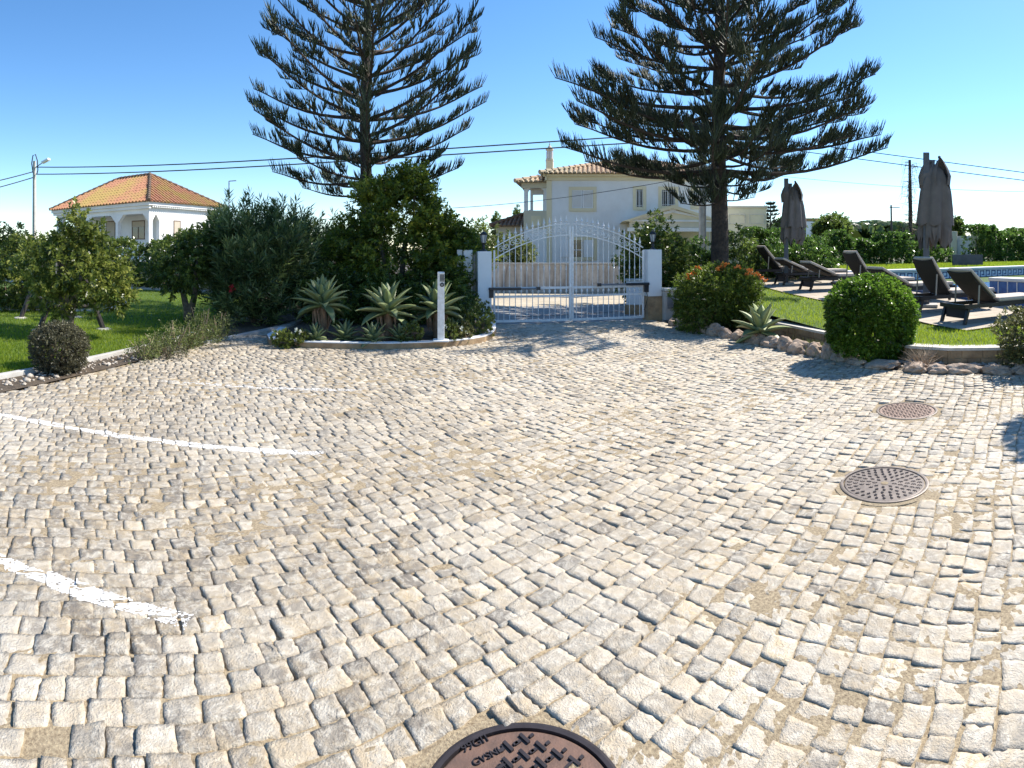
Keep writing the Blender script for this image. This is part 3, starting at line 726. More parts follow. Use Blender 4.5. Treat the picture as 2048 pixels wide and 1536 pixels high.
# ---------------------------------------------------------------- left lawn, bed and kerb
sheet('lawn', [(-5.72, -2.5), (-5.72, 8.2), (-5.85, 9.6), (-6.3, 11), (-7, 14), (-9, 19.5), (-40, 19.5), (-40, -2.5)], .035, M['lawn'])
sheet('soil_bed', [(-5.68, -2.5), (KERB_X - .02, -2.5), (KERB_X - .02, 9.2), (-4.9, 13), (-4.8, 19.4), (-9, 19.4), (-7, 14), (-6.3, 11), (-5.85, 9.6), (-5.68, 8.2)], .012, M['soil'])
k = MB(); k.ribbon([(-5.72, -2.5), (-5.70, 3), (-5.68, 6), (-5.70, 8.4), (-5.85, 9.6)], -.04, .04, -.05, .075); o = k.build('kerb', M['concrete'], None, bevel=.008); o['kind'] = 'structure'
k = MB(); k.ribbon([(KERB_X - .03, 8.7), (-5.0, 9.7), (-4.75, 11.2), (-4.7, 12.9)], -.05, .05, -.05, .05); o = k.build('kerb', M['concrete'], None, bevel=.008); o['kind'] = 'structure'
rng = np.random.default_rng(11)
def scatter_pebbles(name, label, poly, n, z, seed, smin, smax, m_):
    rg = np.random.default_rng(seed); P = np.array(poly); lo, hi = P.min(0), P.max(0); pts = lo + rg.random((n * 4, 2)) * (hi - lo); pts = pts[inpoly(pts, poly)][:n]
    bm = bmesh.new(); bmesh.ops.create_icosphere(bm, subdivisions=1, radius=1); bv = np.array([v.co[:] for v in bm.verts]); bf = np.array([[v.index for v in f.verts] for f in bm.faces]); bm.free()
    V = []; Fc = []
    for i, p in enumerate(pts):
        s = rg.uniform(smin, smax) * (1 + (rg.random() < .12) * 1.1); q = bv * (1 + rg.normal(size=(len(bv), 1)) * .16) * s * np.array([rg.uniform(.8, 1.4), rg.uniform(.8, 1.3), rg.uniform(.4, .7)])
        a = rg.random() * 6.28; R = np.array([[cos(a), -sin(a), 0], [sin(a), cos(a), 0], [0, 0, 1]]); V.append(q @ R.T + np.array([p[0], p[1], z + s * .2])); Fc.append(bf + i * len(bv))
    o = np_mesh(name, np.concatenate(V), np.concatenate(Fc), m_); return tag(o, label, 'gravel', None, 'stuff')
scatter_pebbles('gravel', 'white pebbles strewn on the soil strip beside the left lawn', [(-5.62, 0), (-5.2, 0), (-5.2, 7.9), (-5.62, 7.9)], 420, .015, 3, .010, .026, M['pebble'])
# lawn blades, denser towards the viewer
LAWN = [(-5.74, 1.0), (-5.74, 8.2), (-5.9, 9.6), (-6.4, 11), (-7.1, 14), (-9, 19.3), (-22, 19.3), (-13, 9), (-9, 5), (-7, 1.0)]
P = np.array(LAWN); pts = P.min(0) + rng.random((900000, 2)) * (P.max(0) - P.min(0)); pts = pts[inpoly(pts, LAWN)]
d = np.hypot(pts[:, 0], pts[:, 1]); pts = pts[rng.random(len(pts)) < np.clip(8.0 / d, 0, 1) ** 2.2]
grass_mesh('grass', 'mown green lawn with tree shade, left of the drive', np.c_[pts, np.full(len(pts), .034)], 21, .05, .011)
# edge of play area on the left lawn
sheet('play_surface', [pix(-40, 618, .04), pix(215, 622, .04), pix(252, 604, .04), pix(90, 596, .04), pix(-40, 600, .04)], .05, M['mat_dark'])
k = MB(); k.ribbon([pix(-60, 619, .04), pix(120, 622, .04), pix(215, 623, .04), pix(254, 604, .04)], -.07, .07, .0, .075); o = k.build('kerb', M['concrete']); o['kind'] = 'structure'
k = MB(); k.ribbon([(-30, 18.6), (-14, 18.9), (-8.2, 18.6)], -.15, .15, 0, .12); o = k.build('kerb', M['concrete']); o['kind'] = 'structure'

# ---------------------------------------------------------------- agave bed
sheet('planting_bed', BED, .05, M['soil'])
FRONT = [(-4.45, 10.6), (-4.28, 9.6), (-4.05, 9.16), (-3.4, 9.12), (-2.68, 9.25), (-2.0, 9.4), (-1.38, 9.63), (-1.0, 9.84), (-.74, 10.07), (-.55, 10.33), (-.45, 10.65), (-.40, 11.05), (-.39, 11.5), (-.42, 12.3)]
kr = thing('planter_kerb', 'curved kerb with a white painted top round the agave bed', 'kerb', (0, 0, 0))
k = MB(); k.ribbon(FRONT, -.07, .07, -.05, .095); k.build('stone_edge', M['stonewall'], kr)
k = MB(); k.ribbon(FRONT, -.075, .068, .0955, .112); k.build('painted_top', M['white_wall'], kr)

# ---------------------------------------------------------------- right terrace: lawn, retaining wall, rock border
WALLP = [(4.75, 11.6), (5.03, 10.34), (5.14, 9.39), (5.22, 8.46), (5.36, 7.47), (5.51, 6.55), (5.79, 6.07), (6.3, 5.6), (6.9, 5.3), (7.7, 5.1), (9.5, 4.9)]
wr = thing('garden_wall', 'low stone clad retaining wall with pale cap holding the pool lawn', 'wall', (0, 0, 0))
k = MB(); k.ribbon(WALLP, -.11, .11, -.06, .20); k.build('wall_face', M['stonewall'], wr)
k = MB(); k.ribbon(WALLP, -.13, .13, .203, .243); k.build('wall_cap', M['cap'], wr)
# joints in the cladding: shallow stone courses
k = MB(); rg = random.Random(4)
for i in range(1, len(WALLP) - 1):
    a = Vector((*WALLP[i], 0)); b = Vector((*WALLP[i + 1], 0)); L = (b - a).length; dd = (b - a).normalized(); nn = Vector((dd.y, -dd.x, 0))
    for row in range(2):
        u = rg.uniform(0, .2)
        while u < L:
            l = rg.uniform(.16, .34); e = min(u + l, L)
            p = a + dd * ((u + e) / 2) + nn * (.112 + rg.uniform(0, .006)); k.box((p.x, p.y, .03 + row * .11 + .01), (e - u - .012, .02, .098), atan2(dd.y, dd.x)); u += l
k.build('cladding_stones', M['stonewall'], wr, bevel=.004)
YS = np.concatenate([np.arange(4.9, 20.01, .15), [22, 26, 34]]); LB = sorted(WALLP[:-1], key=lambda p: p[1]) + [(4.6, 12.2), (4.15, 13.1), (4.3, 13.6), (6.5, 15), (7.6, 17.2), (8.6, 20), (12, 34)]
ly = [p[1] for p in LB]; lx = [p[0] for p in LB]
def lawn_x(Y): return float(np.interp(Y, ly, lx))
V = []; Fc = []
for Y in YS: V += [(lawn_x(Y), Y, terr(Y) - .02), (9.5, Y, terr(Y) - .02), (60, Y, terr(Y) - .02)]
for i in range(len(YS) - 1):
    b = i * 3; Fc += [(b, b + 1, b + 4, b + 3), (b + 1, b + 2, b + 5, b + 4)]
o = np_mesh('lawn', V, Fc, M['lawn']); o['kind'] = 'structure'
V = [(10.3, 16.35, .93), (40, 16.5, .93), (40, 24, 1.02), (8.8, 20.2, 1.0)]
o = np_mesh('lawn', V, [(0, 1, 2, 3)], M['lawn']); o['kind'] = 'structure'
# terrace paving under the loungers
V = []; Fc = []
for i, Y in enumerate(np.arange(7.0, 18.2, .4)):
    V += [(7.15 + .12 * sin(Y * .8), Y, terr(Y) + .012), (10.6, Y, terr(Y) + .012)]
    if i: b = (i - 1) * 2; Fc.append((b, b + 1, b + 3, b + 2))
o = np_mesh('terrace', V, Fc, M['pave']); o['kind'] = 'structure'
n = 260000; xs = 4.4 + rng.random(n) * 12; ys = 5.0 + rng.random(n) * 15
ok = (xs > np.interp(ys, ly, lx) + .0) & ~((xs > 7.1) & (xs < 20.6) & (ys > 7.0) & (ys < 16.2)); xs, ys = xs[ok], ys[ok]
zs = .25 + .045 * (np.clip(ys, 8, 20) - 8) - .02; d = np.hypot(xs, ys); ok = rng.random(len(xs)) < np.clip(8.5 / d, 0, 1) ** 1.5
gx = rng.uniform(10.3, 26, 30000); gy = rng.uniform(16.4, 20, 30000)
grass_mesh('grass', 'narrow sunlit lawn strip between pool coping and back hedges', np.c_[gx, gy, .93 + .018 * (gy - 16.4)], 23, .07, .03, tintb=.7)
grass_mesh('grass', 'bright sunlit lawn between the stone wall and the pool terrace', np.c_[xs, ys, zs][ok], 22, .055, .011, tintb=.72)
# sunken bed between rocks and wall
sheet('gravel_bed', ROCKS[:-1] + [(9.5, 4.8)] + WALLP[::-1][1:] + [(4.2, 12.6), (3.5, 13.1)], .004, M['soil'])
scatter_pebbles('gravel', 'pale pebbles in the bed between border rocks and stone wall', [(4.6, 8.0), (5.1, 8.4), (5.3, 7.3), (5.4, 6.6), (5.75, 6.0), (6.3, 5.5), (7, 5.2), (6.9, 4.7), (6.0, 5.0), (5.2, 5.95), (4.85, 6.6)], 700, .01, 5, .012, .032, M['pebble'])
def rock_mesh(seed):
    rg = np.random.default_rng(seed); bm = bmesh.new(); bmesh.ops.create_icosphere(bm, subdivisions=3, radius=1)
    ph = rg.random(9) * 6.28
    for v in bm.verts:
        c = v.co; s = 1 + .16 * sin(2.3 * c.x + ph[0]) * cos(2.1 * c.y + ph[1]) + .10 * sin(4.7 * c.y + ph[2] + 2 * c.z) + .07 * sin(8 * c.x + ph[3]) * sin(7 * c.z + ph[4]) + .06 * rg.normal()
        v.co = c * s
        if v.co.z < -.55: v.co.z = -.55
    me = bpy.data.meshes.new('rock'); bm.to_mesh(me); bm.free(); me.materials.append(M['rock']); return me
RM = [rock_mesh(i) for i in range(5)]
ords = 'first second third fourth fifth sixth seventh eighth ninth tenth eleventh twelfth thirteenth fourteenth fifteenth sixteenth seventeenth eighteenth nineteenth twentieth twenty-first twenty-second twenty-third twenty-fourth'.split()
rp = []; acc = 0; tot = [0]
for i in range(len(ROCKS) - 1): tot.append(tot[-1] + math.dist(ROCKS[i], ROCKS[i + 1]))
rg = random.Random(9); s = .1; i = 0
while s < tot[-1] - .1 and i < 24:
    j = max(q for q in range(len(tot) - 1) if tot[q] <= s); f = (s - tot[j]) / (tot[j + 1] - tot[j]); x = ROCKS[j][0] + (ROCKS[j + 1][0] - ROCKS[j][0]) * f; y = ROCKS[j][1] + (ROCKS[j + 1][1] - ROCKS[j][1]) * f
    L = rg.uniform(.14, .21) if y > 7.3 else rg.uniform(.16, .28); hgt = rg.uniform(.12, .17) if y > 7.3 else rg.uniform(.07, .11)
    o = link(bpy.data.objects.new('rock', RM[i % 5])); o.location = (x + .05, y + rg.uniform(-.04, .04), hgt * .40); o.scale = (L, rg.uniform(.12, .17), hgt)
    dx, dy = ROCKS[j + 1][0] - ROCKS[j][0], ROCKS[j + 1][1] - ROCKS[j][1]; o.rotation_euler = (rg.uniform(-.15, .15), rg.uniform(-.15, .15), atan2(dy, dx) + rg.uniform(-.2, .2))
    tag(o, f'rough pinkish rock, {ords[i]} from the gate in the border edging the drive', 'rock', 'rocks edging the right bed'); s += L * 1.75 + .02; i += 1
class Plane:
    """a facade: corner C, direction a along it, depth direction d (away from the viewer)"""
    def __init__(s, C, a, d=None):
        s.C = Vector((C[0], C[1])); s.a = Vector(a).normalized(); s.d = Vector(d).normalized() if d else None
    def u(s, x):
        sp, cp = sin(phi(x)), cos(phi(x)); return (cp * s.C.x - sp * s.C.y) / (sp * s.a.y - cp * s.a.x)
    def uz(s, x, y):
        u = s.u(x); p = s.C + s.a * u; return u, zat(y, p.length)
    def pt(s, u, dep, z):
        q = s.C + s.a * u + s.d * dep; return (q.x, q.y, z)
    def box(s, m, u0, u1, d0, d1, z0, z1):
        return m.hexa([s.pt(u0, d0, z0), s.pt(u1, d0, z0), s.pt(u1, d1, z0), s.pt(u0, d1, z0), s.pt(u0, d0, z1), s.pt(u1, d0, z1), s.pt(u1, d1, z1), s.pt(u0, d1, z1)])
    def wall(s, m, u0, u1, z0, z1, t, holes):
        us = sorted({u0, u1, *[h[0] for h in holes], *[h[1] for h in holes]}); zs = sorted({z0, z1, *[h[2] for h in holes], *[h[3] for h in holes]})
        for i in range(len(us) - 1):
            j = 0
            while j < len(zs) - 1:
                inh = lambda q: any(h[0] - 1e-6 <= us[i] and us[i + 1] <= h[1] + 1e-6 and h[2] - 1e-6 <= zs[q] and zs[q + 1] <= h[3] + 1e-6 for h in holes)
                if inh(j): j += 1; continue
                k = j
                while k + 1 < len(zs) - 1 and not inh(k + 1): k += 1
                s.box(m, us[i], us[i + 1], 0, t, zs[j], zs[k + 1]); j = k + 1
    def prism(s, m, poly, d0, d1):
        n = len(poly); b = len(m.v)
        m.v += [s.pt(u, d0, z) for u, z in poly] + [s.pt(u, d1, z) for u, z in poly]
        m.f.append(tuple(b + i for i in range(n))); m.f.append(tuple(b + n + i for i in range(n))[::-1])
        for i in range(n): j = (i + 1) % n; m.f.append((b + i, b + j, b + n + j, b + n + i))
def surround(P, m, h, w, proud, dep=.06, sill=0):
    P.box(m, h[0] - w, h[0], -proud, dep, h[2] - w, h[3] + w); P.box(m, h[1], h[1] + w, -proud, dep, h[2] - w, h[3] + w)
    P.box(m, h[0], h[1], -proud, dep, h[3], h[3] + w); P.box(m, h[0], h[1], -proud - sill, dep, h[2] - w, h[2])

def barrel_face(m, A, B, inward, rise_dir, span, Wd, hipL, hipR, pitch=.24, course=.38, rad=.098):
    """roman tile rows over one roof face: eave A->B, plan direction inward, slope height gain per metre rise_dir"""
    A = Vector(A); B = Vector(B); L = (B - A).length; e = (B - A) / L; inw = Vector((*inward, 0)).normalized(); n = int(L / pitch)
    sl = (inw + Vector((0, 0, rise_dir))); nrm = e.cross(sl).normalized()
    if nrm.z < 0: nrm = -nrm
    rg = random.Random(int(L * 100))
    for i in range(n):
        u = (i + .5) * L / n; vmax = min(Wd, u if hipL else 1e9, (L - u) if hipR else 1e9) + .08
        k = max(1, int(vmax / course)); b0 = None
        for q in range(k + 1):
            v0 = q * course; v1 = min((q + 1) * course + .03, vmax)
            if v1 - v0 < .05: break
            b = len(m.v); lift = rg.uniform(0, .012)
            for v, r in ((v0, rad), (v1, rad * .78)):
                c = A + e * u + sl * v + nrm * lift
                for j in range(5):
                    a = pi * j / 4; m.v.append(tuple(c + e * (r * cos(a)) + nrm * (r * .9 * sin(a) + .01)))
            m.f += [(b + j, b + j + 1, b + 6 + j, b + 5 + j) for j in range(4)]; m.f.append((b, b + 5, b + 9, b + 4)); m.f.append((b + 4, b + 3, b + 2, b + 1, b))
def hip_roof(parent, P, u0, u1, d0, d1, z, slope, tile, name='roof', pitch=.24, rad=.098):
    """hip roof on facade-plane rectangle"""
    Wd = (d1 - d0) / 2; c = [Vector(P.pt(u0, d0, z)), Vector(P.pt(u1, d0, z)), Vector(P.pt(u1, d1, z)), Vector(P.pt(u0, d1, z))]
    L = u1 - u0
    if L >= 2 * Wd: r0 = Vector(P.pt(u0 + Wd, d0 + Wd, z + Wd * slope)); r1 = Vector(P.pt(u1 - Wd, d0 + Wd, z + Wd * slope)); W = Wd
    else: W = L / 2; r0 = Vector(P.pt(u0 + W, d0 + W, z + W * slope)); r1 = Vector(P.pt(u0 + W, d1 - W, z + W * slope))
    m = MB(); b = [tuple(q) for q in c] + [tuple(r0), tuple(r1)]
    m.add(b, [(0, 1, 5, 4), (1, 2, 5), (2, 3, 4, 5), (3, 0, 4)] if L >= 2 * Wd else [(0, 1, 4), (1, 2, 5, 4), (2, 3, 5), (3, 0, 4, 5)])
    a = (P.a.x, P.a.y); d = (P.d.x, P.d.y)
    barrel_face(m, c[0], c[1], d, slope, 0, W, True, True, pitch, .38, rad); barrel_face(m, c[1], c[2], (-a[0], -a[1]), slope, 0, W, True, True, pitch, .38, rad)
    barrel_face(m, c[2], c[3], (-d[0], -d[1]), slope, 0, W, True, True, pitch, .38, rad); barrel_face(m, c[3], c[0], a, slope, 0, W, True, True, pitch, .38, rad)
    rf = m.build(name, tile, parent)
    m = MB()
    hips = [(c[0], r0), (c[3], r0 if L >= 2 * Wd else r1), (c[1], r1 if L >= 2 * Wd else r0), (c[2], r1), (r0, r1)]
    for p, q in hips:
        ln = (q - p).length; k = max(1, int(ln / .42))
        for i in range(k):
            s = p.lerp(q, i / k); t = p.lerp(q, (i + 1.12) / k if i < k - 1 else 1); up = Vector((0, 0, .06)); m.tube([s + up + Vector((0, 0, .02)), t + up], [.125, .095], 7)
    m.build('ridge_tiles', M['ridge_dark'] if tile is M['tile_l'] else tile, rf); return rf

# ================================================================ the gate
G = Plane((-.43, 12.64), (3.53, .55), (-.154, .988)); GW = 3.57
def arch(u): c = GW / 2; return 1.66 + .56 * (1 - ((u - c) / c) ** 2)
def gate_leaf(u0, u1, label, lead):
    o0 = G.pt(u0, 0, 0); root = thing('gate_leaf', label, 'gate', (o0[0], o0[1], 0.02), atan2(G.a.y, G.a.x), 'double gate leaves')
    W = u1 - u0; m = MB()
    m.box((.02, 0, (arch(u0 + .02) - .06) / 2 + .02), (.04, .04, arch(u0 + .02) - .10)); m.build('stile', M['white_metal'], root); m = MB(); m.box((W - .02, 0, (arch(u1 - .02) - .06) / 2 + .02), (.04, .04, arch(u1 - .02) - .10))
    if lead: m.box((W - .012, -.026, .98), (.05, .012, 1.9))
    m.build('stile', M['white_metal'], root)
    m = MB()
    for z, h in ((.06, .05), (.60, .045), (.785, .05)): m = MB(); m.box((W / 2, 0, z), (W - .08, .032, h)); m.build('rail', M['white_metal'], root)
    for off in (0, -.25):
        m = MB(); us = np.linspace(.02, W - .02, 15)
        for i in range(14): m.bar((us[i], 0, arch(u0 + us[i]) + off), (us[i + 1], 0, arch(u0 + us[i + 1]) + off), .03, .022)
        m.build('arch_rail', M['white_metal'], root)
    nb = 13; r = .0085
    for i in range(nb):
        u = .04 + (W - .08) * (i + .5) / nb; zt = arch(u0 + u); m = MB()
        m.tube([(u, 0, .08), (u, 0, zt + .05)], r, 6)
        for zc, s in ((1.22, 1.0), (.36, .8)):
            m.lathe([(r, -.05 * s), (.019 * s, -.03 * s), (.012, -.012 * s), (.024 * s, 0), (.012, .012 * s), (.019 * s, .03 * s), (r, .05 * s)], (u, 0, zc), 8)
        m.lathe([(r, -.03), (.022, -.01), (.012, .01), (.034, .035), (.020, .07), (.012, .10), (.002, .17)], (u, 0, zt + .03), 8)
        m.lathe([(r, .0), (.022, -.035), (.028, -.06), (.015, -.085), (r, -.11)], (u, 0, .76), 8)
        m.build('bar', M['white_metal'], root)
    ns = 6
    for i in range(ns):
        u = .10 + (W - .2) * (i + .5) / ns; zc = arch(u0 + u) - .125; m = MB(); tl = math.atan2(arch(u0 + u + .05) - arch(u0 + u - .05), .1)
        for sg in (-1, 1):
            pts = []
            for q in range(22):
                t = q / 21; a = t * 2.6 * pi + (0 if sg > 0 else pi); rr = .076 * (1 - .78 * t); cx = sg * .062
                px, pz = cx + rr * cos(a + pi) * 1.0, rr * sin(a + pi); pts.append((u + px * cos(tl) - pz * sin(tl), 0, zc + px * sin(tl) + pz * cos(tl)))
            m.tube(pts, .0075, 5)
        m.build('scroll', M['white_metal'], root)
    return root
gate_leaf(.02, 1.775, 'left leaf of the white spear topped metal gate, hinged by the intercom bed', True)
gate_leaf(1.80, 3.55, 'right leaf of the white spear topped metal gate, hinged by the stone wall', False)
# gate operators: arms are their own things fixed to pillar and leaf
def operator(ua, ub, uj, z, label):
    root = thing('gate_opener', label, 'gate opener', G.pt(ua, -.12, z), atan2(G.a.y, G.a.x), 'gate opener arms'); s = 1 if ub > ua else -1; L = abs(ub - ua); J = abs(uj - ua)
    m = MB(); m.box((s * J / 2, 0, 0), (J, .06, .062)); m.build('motor_housing', M['black_plastic'], root, bevel=.015)
    m = MB(); m.tube([(s * J, 0, .0), (s * L, .02, .0)], .02, 8); m.build('piston_arm', M['grey_metal'], root)
    m = MB(); m.box((s * (L + .03), .03, 0), (.09, .06, .07)); m.build('arm_bracket', M['black_plastic'], root)
    m = MB(); m.box((s * .06, .05, -.11), (.10, .09, .17)); m.build('pillar_bracket', M['dark_metal'], root)
    m = MB(); m.tube([(s * .06, .06, -.18), (s * .02, .05, -.3), (s * .05, .09, -.5), (s * .10, .09, -.62)], .008, 5); m.build('power_cable', M['cable'], root)
operator(-.10, .98, .62, .80, 'black gate opener arm on the left gate pillar')
operator(3.64, 2.45, 3.05, .86, 'black gate opener arm on the right gate pillar')
def pillar(u0, u1, label, base, ht=1.62, dep=.32):
    c = G.pt((u0 + u1) / 2, 0, 0); root = thing('gate_pillar', label, 'gate pillar', (c[0], c[1], 0), atan2(G.a.y, G.a.x), 'white gate pillars'); w = u1 - u0
    m = MB(); m.box((0, dep / 2 - .10, (ht + base) / 2), (w, dep, ht - base)); m.build('shaft', M['white_wall'], root, bevel=.008)
    m = MB(); m.box((0, dep / 2 - .10, base / 2 - .03), (w + .02, dep + .02, base + .06)); m.build('stone_base', M['stonewall'], root, bevel=.008); return root
pillar(-.33, -.03, 'white square pillar with lantern at the left side of the gate', .13)
pl = pillar(3.62, 3.97, 'white square pillar with lantern at the right side of the gate', .56, 1.66)
c = G.pt(-.62, .2, 0); root = thing('gate_wall', 'narrow white wall end panels standing left of the gate pillar', 'wall', (c[0], c[1], 0), atan2(G.a.y, G.a.x))
m = MB(); m.box((.10, .12, .81), (.20, .16, 1.68)); m.build('wall_panel', M['white_wall'], root, bevel=.006)
m = MB(); m.box((.245, .06, .81), (.05, .05, 1.64)); m.build('steel_post', M['grey_metal'], root)
m = MB(); m.box((-.08, .16, .81), (.12, .10, 1.69)); m.build('wall_panel', M['white_wall'], root, bevel=.006)
def lantern(u, z, label):
    root = thing('lantern', label, 'lantern', G.pt(u, .05, z), 0, 'lanterns on the gate pillars')
    m = MB(); m.lathe([(.085, 0), (.085, .02), (.04, .035), (.028, .06), (.035, .10), (.022, .13), (.03, .17), (.05, .185)], n=10); m.build('stand', M['dark_metal'], root)
    m = MB(); m.lathe([(.045, .19), (.075, .36)], n=6); m.build('glass', M['lampglass'], root)
    m = MB()
    for i in range(6): a = i * pi / 3; m.bar((.048 * cos(a), .048 * sin(a), .185), (.079 * cos(a), .079 * sin(a), .365), .012)
    m.lathe([(.088, .36), (.092, .372), (.06, .41), (.03, .43), (.012, .44), (.016, .46), (.003, .485)], n=6); m.build('cap', M['dark_metal'], root)
lantern(-.19, 1.62, 'black lantern with pale glass on the left gate pillar'); lantern(3.80, 1.66, 'black lantern on the right gate pillar against the green shrub')
# utility box beside right pillar, with rubble stone wall running to the rocks
c = G.pt(4.15, -.15, 0); root = thing('meter_box', 'grey block and small meter box between right pillar and stone wall', 'box', (c[0], c[1], 0), atan2(G.a.y, G.a.x))
m = MB(); m.box((0, .05, .31), (.34, .3, .74)); m.build('plinth', M['concrete'], root, bevel=.01)
m = MB(); m.box((0, .02, .72), (.38, .34, .06)); m.build('slab', M['cap'], root, bevel=.01)
m = MB(); m.box((-.02, -.112, .42), (.18, .02, .3)); m.build('cover_plate', M['grey_metal'], root, bevel=.004)
root = thing('garden_wall', 'rough stone wall stub joining the right gate pillar to the flower bush', 'wall', (0, 0, 0))
m = MB(); m.ribbon([G.pt(4.33, -.1, 0)[:2], (4.1, 12.75), (4.3, 12.1), (4.6, 11.6)], -.12, .12, -.05, .48); m.build('wall_face', M['stonewall'], root, bevel=.02)
m = MB(); m.ribbon([G.pt(4.33, -.1, 0)[:2], (4.1, 12.75), (4.3, 12.1), (4.6, 11.6)], -.14, .14, .483, .53); m.build('wall_cap', M['cap'], root)
# neighbour's pier seen through the gate
c = at(1272, 15.2); root = thing('wall_pier', 'squat white pier on a stone foot, seen through the right gate leaf', 'pier', (c[0], c[1], 0), -.2)
m = MB(); m.box((0, 0, .52), (.52, .4, .62)); m.build('shaft', M['white_wall'], root, bevel=.01)
m = MB(); m.box((0, 0, .08), (.6, .46, .29)); m.build('stone_foot', M['stonewall'], root, bevel=.02)
m = MB(); m.box((0, 0, .86), (.56, .44, .05)); m.build('cap', M['cap'], root, bevel=.01)

# ---------------------------------------------------------------- intercom post
c = at(882, 9.74); root = thing('intercom_post', 'slim white intercom post with keypad standing on the bed kerb', 'intercom', (c[0], c[1], .11), .12)
m = MB(); m.box((0, 0, .585), (.118, .118, 1.17)); m.build('post', M['white_metal'], root, bevel=.008)
m = MB(); m.box((0, 0, .012), (.26, .24, .026)); m.build('base_plate', M['white_wall'], root, bevel=.004)
m = MB(); m.box((.018, -.0625, 1.07), (.076, .009, .125)); kp = m.build('keypad', M['grey_metal'], root, bevel=.003)
m = MB()
for r_ in range(4):
    for q in range(3): m.box((.018 + (q - 1) * .021, -.0685, 1.105 - r_ * .022), (.014, .004, .014))
m.build('keys', M['dark_metal'], kp)
m = MB(); m.box((.018, -.075, 1.142), (.086, .038, .014)); m.build('rain_hood', M['white_metal'], root)
def disc(parent, nm, mt, R, dep, ctr, n=24):
    mm = MB(); mm.lathe([(R, 0), (R, dep * .7), (R * .85, dep), (.001, dep)], n=n); o = mm.build(nm, mt, parent); o.location = ctr; o.rotation_euler = (pi / 2, 0, 0); return o
cr = disc(root, 'card_reader', M['black_plastic'], .037, .014, (.018, -.059, .955)); l = disc(root, 'reader_lens', M['grey_metal'], .018, .006, (.018, -.073, .955))

# ================================================================ right-hand house
C0 = (30 * sin(.14), 30 * cos(.14)); P = Plane(C0, (cos(.14), -sin(.14)), (sin(.14), cos(.14)))
house = thing('house', 'two storey white house with yellow trim behind the gate', 'house', (C0[0], C0[1], 0)); house.location = (0, 0, 0)
def hole(x0, x1, y0, y1): a = P.uz(x0, y1); b = P.uz(x1, y0); return (a[0], b[0], a[1], b[1])
uL = P.u(1094); uR = P.u(1453); zE = P.uz(1150, 349)[1]
w1 = hole(1144, 1186.5, 380, 416.5); w2 = hole(1272.5, 1286, 379, 414); w3 = hole(1323, 1350, 380, 412); w4 = hole(1387, 1403, 380, 412); w5 = hole(1144, 1187, 480, 514)
m = MB(); P.wall(m, uL, uR, -.1, zE, .28, [w1, w2, w3, w4, w5]); 
Ps = Plane(P.pt(uL, 0, 0)[:2], (P.d.x, P.d.y), (P.a.x, P.a.y)); Ps.wall(m, .28, 8.5, -.1, zE, .28, [])
P2 = Plane(P.pt(uR, 0, 0)[:2], (P.d.x, P.d.y), (-P.a.x, -P.a.y)); P2.wall(m, .28, 8.5, -.1, zE, .28, [])
m.build('wall', M['white_wall'], house)
m = MB(); P.box(m, uL - .02, uL + .25, -.03, .0, -.1, zE - .32); P.box(m, uL - .1, uR + .1, -.09, .0, zE - .30, zE - .02); P.box(m, uL - .2, uR + .2, -.22, -.092, zE - .12, zE - .0)
Ps.box(m, -.22, 8.5, -.09, -.0, zE - .30, zE - .02); m.build('cornice', M['yellow'], house)
rf = hip_roof(house, P, uL - .35, uR + .35, -.42, 8.9, zE + .01, .29, M['tile_r'])
def window(h, kind, closed=0):
    m = MB(); surround(P, m, h, .17, .035, .05, .03); fr = m.build('window', M['yellow'], house, bevel=.0)
    um = (h[0] + h[1]) / 2
    m = MB(); P.box(m, h[0], h[1], .10, .12, h[2], h[3]); m.build('pane', M['glass'], fr)
    if kind == 'shut':
        for a, b in ((h[0] + .01, um - .01), (um + .01, h[1] - .01)):
            m = MB(); P.box(m, a, a + .05, -.01, .05, h[2], h[3]); P.box(m, b - .05, b, -.01, .05, h[2], h[3]); P.box(m, a + .05, b - .05, -.01, .05, h[2], h[2] + .05); P.box(m, a + .05, b - .05, -.01, .05, h[3] - .05, h[3]); P.box(m, a + .05, b - .05, .03, .05, h[2] + .05, h[3] - .05)
            z = h[2] + .07
            while z < h[3] - .06:
                p0, p1 = P.pt(a + .05, .008, z), P.pt(b - .05, .008, z); m.bar(p0, p1, .035, .012); z += .048
            m.build('shutter', M['louvre'], fr)
    if kind == 'bars':
        m = MB(); n = max(3, int((h[1] - h[0]) / .10))
        for i in range(n + 1):
            u = h[0] + (h[1] - h[0]) * i / n; m.tube([P.pt(u, -.02, h[2]), P.pt(u, -.02, h[3])], .011, 5)
        for f in (.08, .92): m.bar(P.pt(h[0], -.02, h[2] + (h[3] - h[2]) * f), P.pt(h[1], -.02, h[2] + (h[3] - h[2]) * f), .02)
        m.build('bars', M['white_metal'], fr)
        m = MB(); P.box(m, h[0], h[0] + .05, .05, .10, h[2], h[3]); P.box(m, h[1] - .05, h[1], .05, .10, h[2], h[3]); P.box(m, um - .02, um + .02, .05, .10, h[2], h[3]); m.build('sash', M['white_metal'], fr)
    if kind == 'half':
        m = MB(); P.box(m, um + .05, h[1], -.05, -.01, h[2], h[3]); m.build('shutter', M['louvre'], fr)
        m = MB(); P.box(m, h[0] - .62, h[0] - .18, -.05, -.01, h[2], h[3]); m.build('shutter', M['louvre'], fr)
        m = MB(); P.box(m, h[0], h[0] + .05, .05, .10, h[2], h[3]); P.box(m, um - .02, um + .03, .05, .10, h[2], h[3]); P.box(m, h[0], um, .05, .1, h[2] + .35, h[2] + .39); m.build('sash', M['white_metal'], fr)
window(w1, 'shut'); window(w2, 'bars'); window(w3, 'bars'); window(w4, 'bars'); window(w5, 'half')
